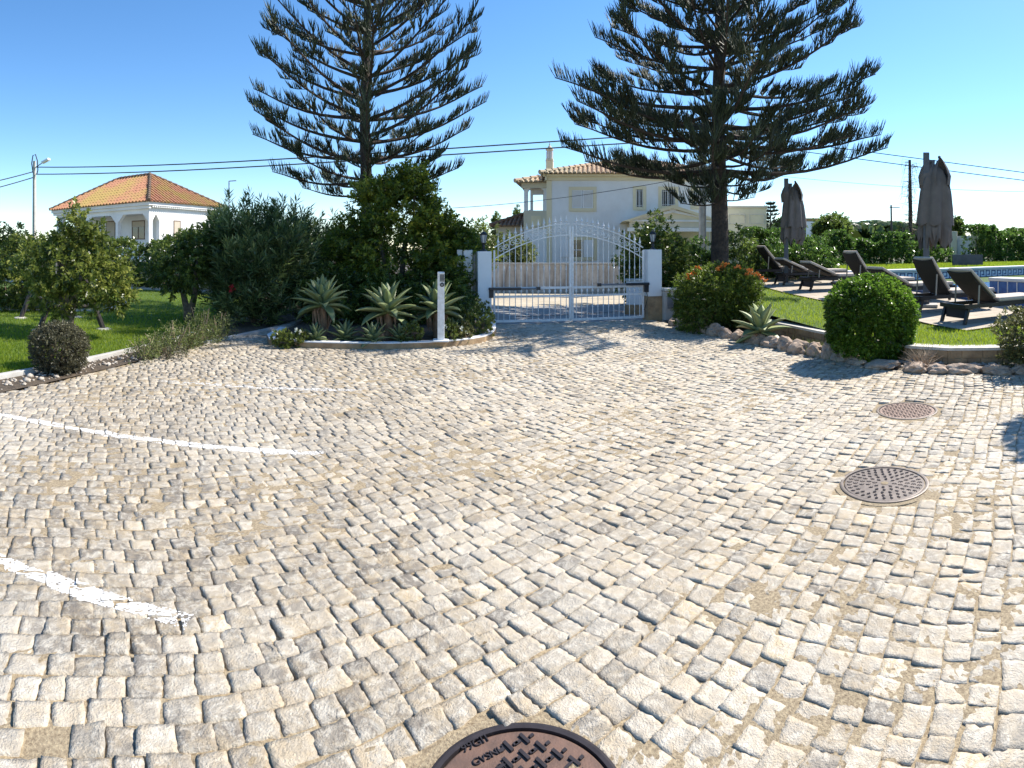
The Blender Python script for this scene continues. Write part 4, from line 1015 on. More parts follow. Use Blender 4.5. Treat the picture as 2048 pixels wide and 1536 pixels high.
# porch with pediment, standing forward of the facade
Q = Plane(P.pt(0, -2.6, 0)[:2], (P.a.x, P.a.y), (P.d.x, P.d.y)); ql = Q.u(1259); qr = Q.u(1437); qa = Q.uz(1346, 417); zb = Q.uz(1300, 441)[1]
pm = MB(); Q.prism(pm, [(ql - .1, zb), (qr + .1, zb), (qa[0], qa[1])], .05, 2.6); porch = pm.build('porch', M['yellow'], house)
m = MB(); Q.prism(m, [(ql - .35, zb - .05), (ql - .05, zb - .05), (qa[0], qa[1] + .0), (qr + .05, zb - .05), (qr + .35, zb - .05), (qa[0], qa[1] + .17)], -.10, 2.6); m.build('pediment_roof', M['yellow'], porch)
m = MB(); Q.prism(m, [(ql + .1, zb + .04), (ql + .35, zb + .04), (qa[0], qa[1] - .20), (qr - .35, zb + .04), (qr - .1, zb + .04), (qa[0], qa[1] - .06)], .0, .05); Q.box(m, ql - .1, qr + .1, -.02, .05, zb - .05, zb + .04); Q.box(m, ql - .1, qr + .1, -.03, .05, zb - .52, zb - .34)
m.build('white_moulding', M['white_wall'], porch)
m = MB(); Q.box(m, ql, qr, .02, .34, zb - .335, zb - .05); Q.box(m, ql, ql + .35, 0.02, .34, -.1, zb - .52); Q.box(m, qr - .35, qr, .02, .34, -.1, zb - .52); Q.box(m, ql, qr, 2.2, 2.5, -.1, zb - .05); Q.box(m, ql + 1.6, qr - 1.2, 2.1, 2.2, -.1, zb - .75); m.build('porch_frame', M['cream'], porch)
tm = MB(); tm.lathe([(.17, 0), (.17, .04), (.12, .04), (.11, .02), (.001, .02)], n=18); o = tm.build('medallion', M['white_wall'], porch); o.location = Q.pt(qa[0], .04, zb + .55); o.rotation_euler = (pi / 2, 0, -.14)
# veranda block on the left
V_ = Plane(P.pt(0, 1.2, 0)[:2], (P.a.x, P.a.y), (P.d.x, P.d.y)); v0 = V_.u(1048); v1 = V_.u(1093.5); zv = V_.uz(1060, 366)[1]
oh = (V_.u(1055), V_.u(1088), V_.uz(1060, 421)[1], V_.uz(1060, 376)[1])
vb = MB(); V_.wall(vb, v0, v1, -.1, zv, .28, [oh]); ver = vb.build('veranda', M['white_wall'], house)
m = MB(); W_ = Plane(V_.pt(0, 3.2, 0)[:2], (P.a.x, P.a.y), (P.d.x, P.d.y)); um = (oh[0] + oh[1]) / 2
W_.wall(m, v0, v1, -.1, zv, .25, [(oh[0] - .05, um + .12, oh[2] - .2, oh[3] - .05), (um + .38, oh[1] + .2, oh[2] - .2, oh[3] - .05)]); m.build('rear_arcade', M['white_wall'], ver)
m = MB(); V_.box(m, v0, v1, .28, 3.2, oh[2] - .35, oh[2] - .2); m.build('floor_slab', M['cream'], ver)
for q in (0, 1):
    m = MB(); uu = oh[q]; s = 1 if q == 0 else -1; pts = [(uu, oh[3])] + [(uu + s * .28 * (1 - cos(t)), oh[3] - .28 * (1 - sin(t))) for t in np.linspace(0, pi / 2, 6)]
    V_.prism(m, pts, .01, .27); m.build('arch_corner', M['white_wall'], ver)
m = MB(); V_.box(m, v0 - .02, v1, -.03, 0, oh[2] - 1.0, oh[2] - .02); V_.box(m, v0 + .2, v1 - .15, -.05, -.03, oh[2] - .9, oh[2] - .22); m.build('panel_trim', M['cream'], ver)
m = MB(); V_.box(m, v0 - .12, v1 + .1, -.14, .0, zv - .28, zv); m.build('cornice', M['cream'], ver)
m = MB(); V_.box(m, v0 + .4, v1 - .3, -.07, -.05, oh[2] - .85, oh[2] - .3); m.build('yellow_panel', M['yellow'], ver)
hip_roof(ver, V_, v0 - .45, v1 + .6, -.45, 3.9, zv + .01, .30, M['tile_r'])
# chimney
cc = V_.pt(V_.u(1095), 1.6, 0); r_ = math.hypot(cc[0], cc[1]); zt = zat(289, r_); m = MB(); zc = zat(341, r_)
ch = None; m.box((cc[0], cc[1], (zc + zt - 1.0) / 2), (.40, .40, zt - 1.0 - zc + .3), -.14); ch = m.build('chimney', M['yellow'], house)
m = MB(); m.lathe([(.21, zt - .98), (.24, zt - .95), (.24, zt - .90), (.17, zt - .88), (.17, zt - .36), (.23, zt - .33), (.23, zt - .27), (.14, zt - .20), (.08, zt - .1), (.03, zt - .05), (.045, zt), (.02, zt + .04), (.015, zt + .12)], (cc[0], cc[1], 0), 14); m.build('pot', M['beige'], ch)
m = MB()
for i in range(10): a = 2 * pi * i / 10; m.box((cc[0] + .172 * cos(a), cc[1] + .172 * sin(a), zt - .62), (.05, .05, .40), a)
m.build('flue_ribs', M['white_wall'], ch)
# one-storey wing with brown tiles
T_ = Plane(P.pt(0, 2.4, 0)[:2], (P.a.x, P.a.y), (P.d.x, P.d.y)); t0 = T_.u(992); t1 = T_.u(1047); zt_ = T_.uz(1010, 453)[1]
wg = MB(); T_.wall(wg, t0, t1, -.1, zt_, .25, []); wing = wg.build('side_wing', M['beige'], house); hip_roof(wing, T_, t0 - .3, t1 + 2.2, -.3, 4.3, zt_, .42, M['tile_b'])
# boundary wall across the road
a = at(930, 23.2); b = at(1262, 22.6); root = thing('boundary_wall', 'water stained plaster wall across the road, seen through the gate', 'wall', (0, 0, 0))
m = MB(); m.ribbon([(a[0] - 8, a[1] + 1.2), a, b, (b[0] + 1.5, b[1] - .3)], -.1, .1, -.06, 1.08); m.build('wall_face', M['stained'], root)
m = MB(); m.ribbon([(a[0] - 8, a[1] + 1.2), a, b, (b[0] + 1.5, b[1] - .3)], -.14, .14, 1.083, 1.14); m.build('wall_cap', M['concrete'], root)
# small wall-top bird ornaments / ironwork by the ground window
# flat-roofed building right of the pine
B_ = Plane(at(1452, 34), (.93, -.37), (.37, .93)); root = thing('building', 'flat roofed cream building with panel mouldings right of the tall pine', 'building', (0, 0, 0))
b0, b1 = 0, B_.u(1533); zt2 = B_.uz(1490, 416)[1]; m = MB(); B_.box(m, b0, b1, 0, 5, -.1, zt2); m.build('wall', M['cream'], root)
m = MB(); B_.box(m, b0 - .06, b1 + .06, -.08, 5.08, zt2 + .002, zt2 + .12); m.build('parapet', M['beige'], root)
m = MB(); zz = B_.uz(1490, 428)[1]; z2 = B_.uz(1490, 448)[1]
for f0, f1 in ((.06, .48), (.56, .95)):
    u0, u1 = b1 * f0, b1 * f1; B_.box(m, u0, u1, -.04, 0, zz - .06, zz); B_.box(m, u0, u1, -.04, 0, z2, z2 + .06); B_.box(m, u0, u0 + .06, -.04, 0, z2 + .06, zz - .06); B_.box(m, u1 - .06, u1, -.04, 0, z2 + .06, zz - .06)
m.build('panel_moulding', M['cap'], root)

# ================================================================ left-hand house
A_ = radians(10); Lc = (-38 * sin(.6313), 38 * cos(.6313)); LP = Plane(Lc, (-cos(A_), sin(A_)), (sin(A_), cos(A_))); LQ = Plane(Lc, (sin(A_), cos(A_)), (-cos(A_), sin(A_)))
lh = thing('house', 'white house with orange hipped roof and arched veranda, left beyond the hedge', 'house', (0, 0, 0)); ze = LP.uz(298, 404)[1]
uend = LP.u(113); dep = 7.0
def lhole(Pp, x0, x1, y0, y1, xr):
    r = (Pp.C + Pp.a * Pp.u(xr)).length; u0, u1 = sorted((Pp.u(x0), Pp.u(x1))); return (u0, u1, zat(y1, r), zat(y0, r))
ztop = LP.uz(298, 426)[1]; hs = [lhole(LP, 236, 296, 426, 500, 270), lhole(LP, 175, 231, 428, 500, 200), lhole(LP, 119, 169, 432, 500, 145)]
hs = [(h[0], h[1], 1.0, ztop) for h in hs]
m = MB(); LP.wall(m, 0, uend, -.1, ze, .3, hs); ha = lhole(LQ, 305, 319, 425, 500, 312); ha = (ha[0], ha[1], 1.0, ztop); LQ.wall(m, .30, dep, -.1, ze, .3, [ha])
LE = Plane(LP.pt(uend, 0, 0)[:2], (sin(A_), cos(A_)), (cos(A_), -sin(A_))); LE.wall(m, .30, dep, -.1, ze, .3, [(.55, 1.75, 1.0, ztop)])
for h in hs:
    for q in (0, 1):
        s = 1 if q == 0 else -1; LP.prism(m, [(h[q], ztop), (h[q] + s * .55, ztop), (h[q], ztop - .55)], .003, .297)
for q in (0, 1):
    s = 1 if q == 0 else -1; LQ.prism(m, [(ha[q], ztop), (ha[q] + s * .35, ztop), (ha[q], ztop - .5)], .003, .297)
LP.box(m, .3, uend - .3, 2.2, 2.4, -.1, ze - .02); LP.box(m, .3, uend - .3, .3, 2.2, ztop + .1, ztop + .2); LP.box(m, .3, uend - .3, .3, 2.2, .6, .98)
m.build('wall', M['white_wall'], lh)
m = MB(); LP.box(m, -.3, uend + .3, -.30, -.002, ze - .22, ze); LP.box(m, -.2, uend + .2, -.18, -.002, ze - .42, ze - .225); LQ.box(m, 0, dep + .3, -.30, -.002, ze - .22, ze); m.build('cornice', M['white_wall'], lh)
m = MB(); k = int(dep / .2)
for i in range(k): LQ.box(m, .1 + i * .2, .2 + i * .2, -.26, -.002, ze - .34, ze - .225)
m.build('dentils', M['white_wall'], lh)
hip_roof(lh, LP, -.45, uend + .4, -.45, dep + .45, ze + .02, .61, M['tile_l'], pitch=.34, rad=.11)
def lwin(Pp, dp, x0, x1, y0, y1, half):
    Z = Plane(Pp.pt(0, dp, 0)[:2], (Pp.a.x, Pp.a.y), (Pp.d.x, Pp.d.y)); r = (Z.C + Z.a * Z.u((x0 + x1) / 2)).length; u0, u1 = sorted((Z.u(x0), Z.u(x1))); z0, z1 = zat(y1, r), zat(y0, r)
    m = MB(); surround(Z, m, (u0 + .07, u1 - .07, z0 + .07, z1 - .07), .07, .03, .02); fr = m.build('window', M['brownframe'], lh)
    m = MB(); Z.box(m, u0 + .07, u1 - .07, -.012, -.004, z0 + .07, z1 - .07); m.build('pane', M['glass'], fr)
    zs = z1 - (z1 - z0) * half; m = MB(); Z.box(m, u0 + .07, u1 - .07, -.026, -.014, zs, z1 - .07); m.build('roller_shutter', M['shutterbeige'], fr)
    if half < .8: m = MB(); um = (u0 + u1) / 2; Z.box(m, um - .04, um + .04, -.028, -.014, z0 + .07, zs - .002); m.build('mullion', M['brownframe'], fr)
lwin(LP, 2.2, 264, 290, 441, 479, .34); lwin(LP, 2.2, 213, 231, 442, 480, .9); lwin(LP, 2.2, 174, 183, 444, 480, .9); lwin(LP, 2.2, 160, 170, 444, 480, .9); lwin(LQ, 0, 347, 361, 441, 482, .9)

# ================================================================ poles and overhead cables
def polehead(x, y, r): a = at(x, r); return Vector((a[0], a[1], zat(y, r)))
A0 = polehead(69, 322, 30)
root = thing('utility_pole', 'tall tapered concrete electricity pole with a lamp, left of the orange roof', 'utility pole', (A0.x, A0.y, 0))
m = MB(); h = A0.z; m.box((0, 0, h / 2), (.2, .2, h)); 
for v in range(4, 8): x, y, z = m.v[v]; m.v[v] = (x * .62, y * .62, z)
m.build('shaft', M['concrete'], root, bevel=.01)
m = MB(); m.tube([(.05, 0, h - .35), (.35, .0, h - .25), (.62, 0, h - .15)], .025, 6); m.build('lamp_arm', M['grey_metal'], root)
m = MB(); m.box((.85, 0, h - .09), (.52, .2, .13), 0, ('Y', -.25)); m.build('lamp_head', M['louvre'], root, bevel=.03)
m = MB(); pts = [(-.12, 0, h - .6), (-.22, 0, h - .1), (-.12, 0, h + .3), (.08, 0, h + .33), (.22, 0, h), (.26, 0, h - .5), (.18, 0, h - .7)]; m.tube(pts, .03, 6); m.build('cable_loop', M['cable'], root)
Bp = polehead(1405, 258, 24); root = thing('utility_pole', 'grey concrete pole half hidden by the right pine, in front of the porch', 'utility pole', (Bp.x, Bp.y, 0))
m = MB(); m.box((0, 0, Bp.z / 2), (.26, .2, Bp.z)); m.build('shaft', M['concrete'], root, bevel=.01)
m = MB(); m.box((.09, -.11, Bp.z / 2 - 1), (.05, .04, Bp.z - 3)); m.build('conduit', M['grey_metal'], root)
m = MB(); m.box((0, -.13, Bp.z - .3), (.5, .06, .08)); m.build('bracket', M['grey_metal'], root)
def wire(a, b, sag, r, label):
    m = MB(); a = Vector(a); b = Vector(b); pts = []
    for i in range(25):
        t = i / 24; p = a.lerp(b, t); p.z -= sag * 4 * t * (1 - t); pts.append(p)
    m.tube(pts, r, 5); o = m.build('power_cable', M['cable']); return tag(o, label, 'cable', 'overhead cables')
wire(A0 + Vector((.1, 0, -.33)), Bp + Vector((0, -.13, -.12)), .95, .026, 'upper of the two thick black cables crossing behind both pines')
wire(A0 + Vector((.1, 0, -.70)), Bp + Vector((0, -.13, -.42)), .85, .026, 'lower of the two thick black cables crossing behind both pines')
Cp = polehead(2420, 392, 24)
wire(Bp + Vector((.1, -.1, -.1)), Cp, .35, .016, 'upper of the two thin cables running right from the pine over the pool')
wire(Bp + Vector((.1, -.1, -.4)), Cp + Vector((0, 0, -.22)), .4, .016, 'lower of the two thin cables running right from the pine over the pool')
wire(polehead(905, 416, 26), Bp + Vector((0, 0, -1.9)), .25, .012, 'single thin wire slanting across the front of the yellow trimmed house')
wire(polehead(1560, 352, 40), polehead(2200, 384, 40), .5, .012, 'faint thin wire low in the sky behind the vine covered post')
wire(A0 + Vector((-.1, 0, -.55)), polehead(-160, 392, 26), .1, .026, 'upper black cable leaving the concrete pole at the left edge')
wire(A0 + Vector((-.1, 0, -.85)), polehead(-160, 410, 26), .1, .026, 'lower black cable leaving the concrete pole at the left edge')
c = at(458, 55); root = thing('street_lamp', 'slender distant street lamp behind the oleander', 'street lamp', (c[0], c[1], 0)); h = zat(362, 55)
m = MB(); m.tube([(0, 0, 0), (0, 0, h)], [.07, .05], 6); m.build('post', M['grey_metal'], root)
m = MB(); m.box((.35, .1, h), (.75, .08, .08)); m.build('lamp_arm', M['grey_metal'], root)
c = at(1784, 75); root = thing('utility_pole', 'distant thin wooden pole with a crossarm above the right hedge', 'utility pole', (c[0], c[1], 0)); h = zat(410, 75)
m = MB(); m.tube([(0, 0, 0), (-.15, 0, h)], [.16, .11], 6); m.build('shaft', M['timber'], root)
m = MB(); m.box((.45, 0, h - .3), (1.7, .1, .1)); m.build('crossarm', M['timber'], root)
c = at(1820, 29); root = thing('dead_trunk', 'dead bare trunk wrapped in dry vine twigs beside the nearer parasol', 'dead tree', (c[0], c[1], .7)); h = zat(320, 29) - .7
m = MB(); m.tube([(0, 0, 0), (.03, 0, h * .5), (-.02, 0, h)], [.12, .11, .07], 9); m.build('trunk', M['bark'], root)
m = MB(); rg = random.Random(3)
for i in range(150):
    z = rg.uniform(h * .32, h); a = rg.uniform(0, 6.28); l = rg.uniform(.15, .55); r0 = .1
    m.tube([(r0 * cos(a), r0 * sin(a), z), ((r0 + l * .7) * cos(a), (r0 + l * .7) * sin(a), z + rg.uniform(-.05, .15)), ((r0 + l) * cos(a + .2), (r0 + l) * sin(a + .2), z - rg.uniform(.05, .55))], [.012, .009, .005], 3)
m.build('vine_twigs', M['drytwig'], root)

# ================================================================ pool
root = thing('swimming_pool', 'raised swimming pool with key pattern tile band at the right edge', 'pool', (0, 0, 0))
X0, X1, Y0, Y1, ZC, ZW = 10.62, 26.0, 6.2, 15.75, .90, .50
m = MB(); t = .35
m.box((X0 + t / 2, (Y0 + 9.7) / 2, .35), (t, 9.7 - Y0, 1.06)); m.box((X0 + t / 2, (9.7 + Y1) / 2, .21), (t, Y1 - 9.7, .78)); m.box(((X0 + X1) / 2, Y1 + t / 2, .35), (X1 - X0, t, 1.06)); m.box(((X0 + X1) / 2, Y0 - t / 2, .35), (X1 - X0, t, 1.06)); m.box((X1 + t / 2, (Y0 + Y1) / 2, .35), (t, Y1 - Y0 + 2 * t, 1.06))
m.build('pool_wall', M['pooltile'], root)
m = MB(); m.box((X0 + t / 2, (Y0 + 9.7) / 2 , .925), (t + .12, 9.7 - Y0, .085)); m.box(((X0 + X1) / 2, Y1 + t / 2, .925), (X1 - X0 + .7, t + .2, .085)); m.box(((X0 + X1) / 2, Y0 - t / 2, .925), (X1 - X0 + .7, t + .2, .085)); m.build('coping', M['coping'], root, bevel=.02)
y = Y0 + .5
while y < 9.65: m = MB(); m.box((X0 - .012, y, .60), (.02, .022, .55)); m.build('batten', M['white_metal'], root); y += .30
m = MB(); m.box(((X0 + X1) / 2, Y1 - .004, .68), (X1 - X0 - .8, .012, .36)); bd = m.build('tile_band', M['tileband'], root)
m = MB(); u = .34; x = X0 + .6; yb = Y1 - .014; zb_ = .55; q = u / 7
while x < X1 - .6:
    for (a0, b0, a1, b1) in ((0, 0, 7, .9), (0, 0, .9, 5.9), (0, 5, 5, 5.9), (4.1, 2, 5, 5.9), (2, 2, 5, 2.9)):
        m.box((x + (a0 + a1) / 2 * q, yb, zb_ + (b0 + b1) / 2 * q), ((a1 - a0) * q, .012, (b1 - b0) * q))
    x += u
m.build('key_pattern', M['navy'], bd)
V = [(X0 + t, Y0, ZW), (X1, Y0, ZW), (X1, Y1, ZW), (X0 + t, Y1, ZW)]
m = MB(); m.add(V, [(0, 1, 2, 3)]); m.build('water', M['water'], root)

# ================================================================ sun loungers
def lounger(label, x, y, z, ang, back, rz=0.0, cushion=True):
    root = thing('sun_lounger', label, 'sun lounger', (x, y, z), rz, 'sun loungers beside the pool'); root.scale = (1.1, 1.1, 1.06); Wd, Ht, L, hx = .68, .34, 2.0, .78
    m = MB()
    for s in (-1, 1): m.bar((0, s * (Wd / 2 - .025), Ht - .03), (L, s * (Wd / 2 - .025), Ht - .03), .05, .07)
    m.bar((0.02, -Wd / 2, Ht - .03), (.02, Wd / 2, Ht - .03), .05, .07); m.bar((L - .02, -Wd / 2, Ht - .03), (L - .02, Wd / 2, Ht - .03), .05, .07); m.bar((hx, -Wd / 2 + .03, Ht - .03), (hx, Wd / 2 - .03, Ht - .03), .04, .05)
    m.build('frame', M['frame'], root)
    for lx, dx in ((.10, -.09), (L - .22, .09)):
        for s in (-1, 1): mm = MB(); mm.bar((lx, s * (Wd / 2 - .035), Ht - .06), (lx + dx, s * (Wd / 2 - .035), 0), .06, .045); mm.build('leg', M['frame'], root)
    m = MB(); m.hexa([(.085, -Wd / 2 + .06, .09), (.085, Wd / 2 - .06, .09), (.105, Wd / 2 - .06, .09), (.105, -Wd / 2 + .06, .09), (.085, -Wd / 2 + .06, Ht - .06), (.085, Wd / 2 - .06, Ht - .06), (.105, Wd / 2 - .06, Ht - .06), (.105, -Wd / 2 + .06, Ht - .06)]); m.build('leg_panel', M['panel'], root)
    m = MB(); m.box(((hx + L) / 2, 0, Ht - .002), (L - hx - .04, Wd - .11, .018)); m.build('seat_sling', M['sling'], root)
    e = radians(back); bl = .86; dx, dz = -cos(e), sin(e); nx, nz = sin(e), cos(e)
    b = MB(); K = 9; J = 7; top = []
    for side in (0, 1):
        for i in range(K):
            f = i / (K - 1); cv = .05 * sin(pi * f) - .06 * max(0, f - .75) * 2
            for j in range(J):
                g = j / (J - 1) * 2 - 1; sagw = -.045 * (1 - g * g) * (f ** 1.5)
                q = (hx + dx * bl * f - nx * (cv + side * .022) * .6, g * (Wd / 2 - .02), Ht + .012 + dz * bl * f + sagw * dz - nz * (cv + side * .022) * .6); b.v.append(q)
    for side in (0, 1):
        o = side * K * J
        for i in range(K - 1):
            for j in range(J - 1): b.f.append((o + i * J + j, o + i * J + j + 1, o + (i + 1) * J + j + 1, o + (i + 1) * J + j))
    for i in range(K - 1):
        for j in (0, J - 1): b.f.append((i * J + j, (i + 1) * J + j, K * J + (i + 1) * J + j, K * J + i * J + j))
    for j in range(J - 1):
        for i in (0, K - 1): b.f.append((i * J + j, i * J + j + 1, K * J + i * J + j + 1, K * J + i * J + j))
    b.build('backrest', M['sling'], root, smooth=False)
    for s in (-1, 1):
        mm = MB(); mm.bar((hx + dx * bl * .62 - nx * .05, s * (Wd / 2 - .03), Ht + dz * bl * .60), (hx + dx * bl * .55 - .10 , s * (Wd / 2 - .03), Ht - .03), .022); mm.build('support_strut', M['strut'], root)
    m = MB(); m.bar((.28, -Wd / 2 + .04, Ht - .06), (.28, Wd / 2 - .04, Ht - .06), .025); m.bar((.16, -.2, Ht - .09), (.5, .05, Ht - .14), .02); m.build('ratchet_bar', M['frame'], root)
    if cushion:
        m = MB(); m.box(((hx + L) / 2 + .02, 0, Ht + .05), (L - hx - .05, Wd - .05, .085)); m.build('seat_cushion', M['cushion'], root, bevel=.03)
        m = MB(); c0 = (hx + dx * (.04 + bl * .5) + nx * .045, 0, Ht + .02 + dz * (.04 + bl * .5) + nz * .045); m.box(c0, (bl * .93, Wd - .07, .065), 0, ('Y', e)); m.build('back_cushion', M['cushion'], root, bevel=.025)
specs = [(7.55, 7.85, 41, 'nearest sun lounger with half raised back, cut by the right edge'), (7.72, 9.35, 56, 'sun lounger with steeply raised back in front of the nearer closed parasol'),
         (7.95, 10.95, 27, 'sun lounger with low back and pale pads behind the round clipped bush'), (7.85, 12.35, 55, 'sun lounger with raised back just behind the top left of the clipped bush'),
         (7.75, 13.9, 24, 'low backed sun lounger midway between the clipped bush and the farther parasol'), (7.75, 15.5, 24, 'low backed sun lounger beside the foot of the farther parasol'), (7.5, 16.9, 50, 'farthest sun lounger with raised back, left of the farther parasol')]
for x, y, b, lab in specs: lounger(lab, x, y, terr(y) + .015, 0, b, radians(-4))

# ================================================================ closed parasols
def parasol(label, x, y, z, S_, seed, spin):
    root = thing('parasol', label, 'parasol', (x, y, z), spin, 'closed cantilever parasols'); root.scale = (S_, S_, S_); rg = random.Random(seed)
    m = MB(); m.box((-.16, -.05, 1.56), (.13, .13, 3.12)); m.build('post', M['post_grey'], root, bevel=.01)
    m = MB(); m.box((-.16, -.05, 3.14), (.13, .13, .05)); m.build('post_cap', M['post_grey'], root, bevel=.01)
    m = MB(); m.box((-.02, -.01, 2.55), (.06, .08, .9)); m.bar((-.12, 0, 3.0), (.02, 0, 3.0), .05); m.bar((.0, 0, 3.0), (.0, 0, 2.8), .035); m.build('folding_arm', M['post_grey'], root)
    m = MB(); m.box((-.16, -.05, .03), (.46, .46, .06)); m.build('base', M['concrete'], root, bevel=.01)
    def drape(prof, cx, cy, folds, amp, ragged, seed2, arc=(0, 2 * pi), nseg=64):
        r2 = random.Random(seed2); ph = [r2.uniform(0, 6.28) for _ in range(4)]; V = []; Fc = []; closed = arc[1] - arc[0] > 6.2; n = nseg if closed else nseg + 1
        for side in (0, 1):
            for i, (z0, rx, ry) in enumerate(prof):
                f = i / (len(prof) - 1)
                for j in range(n):
                    a = arc[0] + (arc[1] - arc[0]) * j / nseg; w = 1 + amp * f ** .5 * (.6 * sin(folds * a + ph[0]) + .4 * sin((folds + 3) * a + ph[1] + 2 * f) + .25 * sin(2 * a + ph[2])) - side * .03
                    dz = 0
                    if i == len(prof) - 1: dz = -ragged * (.5 + .5 * sin(folds * a + ph[3])) + r2.uniform(-.5, .5) * ragged * .5
                    V.append((cx + rx * w * cos(a), cy + ry * w * sin(a), z0 + dz))
        K = len(prof)
        for side in (0, 1):
            o = side * K * n
            for i in range(K - 1):
                for j in range(n if closed else n - 1):
                    j2 = (j + 1) % n; Fc.append((o + i * n + j, o + i * n + j2, o + (i + 1) * n + j2, o + (i + 1) * n + j))
        return V, Fc
    mm = MB(); V, Fc = drape([(2.92, .05, .05), (2.80, .17, .15), (2.62, .25, .21), (2.35, .295, .24), (2.0, .325, .265), (1.72, .345, .28)], .03, .02, 7, .24, .07, seed); mm.add(V, Fc); mm.build('canopy', M['canopy'], root, smooth=True)
    mm = MB(); V, Fc = drape([(1.95, .25, .2), (1.75, .30, .24), (1.55, .31, .25), (1.42, .30, .25)], .03, .02, 9, .30, .22, seed + 1); mm.add(V, Fc)
    for i in range(9):
        a = rg.uniform(0, 6.28); w_ = rg.uniform(.02, .06); l = rg.uniform(.2, .38); c0 = Vector((.03 + .33 * cos(a), .02 + .27 * sin(a), 1.62)); t = Vector((-sin(a), cos(a), 0)) * w_; dn = Vector((rg.uniform(-.03, .03), rg.uniform(-.03, .03), -l)); o_ = Vector((cos(a), sin(a), 0)) * .008
        mm.add([c0 - t, c0 + t, c0 + dn + t * .3, c0 + dn - t * .3, c0 - t - o_, c0 + t - o_, c0 + dn + t * .3 - o_, c0 + dn - t * .3 - o_], [(0, 1, 2, 3), (7, 6, 5, 4), (0, 4, 5, 1), (2, 6, 7, 3), (1, 5, 6, 2), (0, 3, 7, 4)])
    mm.build('torn_valance', M['canopy'], root, smooth=False)
    # vent hood: an open cowl, the dark gap facing the viewer
    for cx, cy, a0, nm, sc in ((.13, -.06, -.75, 'vent_hood', 1.0), (-.12, .06, 2.2, 'vent_hood', .85)):
        V, Fc = drape([(3.06, .02, .02), (2.98, .08, .08), (2.84, .16, .15), (2.68, .215, .20), (2.50, .19, .18)], cx, cy, 3, .06, .05, seed + 5, (a0, a0 + 2 * pi - 1.25), 40); mm = MB(); mm.add(V, Fc); mm.build(nm, M['canopy'], root, smooth=True)
    mm = MB(); mm.lathe([(.02, 3.04), (.03, 3.06), (.03, 3.09), (.01, 3.11)], (.11, -.05, 0), 8); mm.build('finial', M['dark_metal'], root)
p = at(1868, 13.3); parasol('nearer closed taupe parasol with torn hem behind the steep lounger', p[0], p[1], terr(p[1]) + .01, 1.12, 2, -.72)
p = at(1583, 17.6); parasol('farther closed taupe parasol with torn hem, beside the right pine', p[0], p[1], terr(p[1]) + .01, 1.02, 8, -.45)

# ================================================================ swing on the left lawn
def swing():
    a = Vector((-8.43, 7.82, .03)); b = Vector((-7.63, 8.87, .03)); off = Vector((-1.83, 1.11, 0)); root = thing('swing_frame', 'dark timber swing frame behind the citrus tree on the left lawn', 'swing', (0, 0, 0))
    ap = []
    for q in (0, 1):
        p0, p1 = a + off * q, b + off * q; top = (p0 + p1) / 2 + Vector((0, 0, 1.72)); ap.append(top)
        for p in (p0, p1): mm = MB(); mm.tube([p, top], [.055, .05], 8); mm.build('leg', M['timber'], root)
        mm = MB(); mm.tube([p0.lerp(top, .28), p1.lerp(top, .28)], .04, 8); mm.build('cross_brace', M['timber'], root)
        for p in (p0, p1): mm = MB(); mm.lathe([(.17, -.04), (.16, .03), (.10, .05)], (p.x, p.y, .02), 10); mm.build('footing', M['concrete'], root)
    mm = MB(); d = (ap[1] - ap[0]).normalized() * .2; mm.tube([ap[0] - d, ap[1] + d], .06, 8); mm.build('top_beam', M['timber'], root)
    mid = ap[0].lerp(ap[1], .5)
    for t in (.3, .72):
        c = ap[0].lerp(ap[1], t); dd = (ap[1] - ap[0]).normalized()
        mm = MB()
        for s in (-.2, .2): mm.tube([c + dd * s, c + dd * s + Vector((0, 0, -1.25))], .009, 4)
        rp_ = mm.build('swing_rope', M['concrete'], root); mm = MB(); mm.box(tuple(c + Vector((0, 0, -1.25))), (.46, .16, .03), atan2(dd.y, dd.x)); mm.build('swing_seat', M['timber'], root)
    mm = MB(); pp = pix(134, 566, 1.0); mm.box((-8.5, 9.6, 1.0), (.22, .04, .13), -.7); mm.build('sign_plate', M['blue_box'], root)
swing()
# white garden wall behind the left hedge
root = thing('boundary_wall', 'low white wall glimpsed behind the long left hedge', 'wall', (0, 0, 0)); m = MB(); m.ribbon([(-32, 20.2), (-14, 20.2), (-5.5, 19.9)], -.08, .08, -.05, 1.15); m.build('wall_face', M['white_wall'], root)
# ================================================================ the two tall island pines
def zw(y, r): return zat(y, r)
RR = 17.0; rb = at(1438, RR); k_ = RR / F
wh = [(zw(402, RR), 4, 1.1, 2, .0), (zw(372, RR), 5, 1.7, 0, .04)]
for y, L, e in ((340, 4.9, 1), (308, 4.4, 1), (278, 4.8, 3), (252, 4.4, 4), (216, 4.6, 7), (176, 4.2, 10), (138, 3.7, 12), (100, 3.5, 15), (62, 3.2, 17), (22, 2.9, 20), (-20, 2.7, 22), (-65, 2.5, 24), (-110, 3.1, 25), (-155, 2.8, 26), (-200, 2.4, 26), (-245, 2.0, 26), (-290, 1.6, 26), (-335, 1.2, 28), (-380, .8, 30), (-415, .5, 30)):
    wh.append((zw(y, RR), 7, L, e, .08))
island_pine('tall island pine on the right, dense crown and bare lower trunk', rb, .0, zw(-450, RR), wh, 3, .275, 1.0, .33, 'tall island pines', .0125, .62, .22)
RL = 15.5; lb = at(733, RL)
wl = [(zw(395, RL), 4, 1.9, 6, .05)]
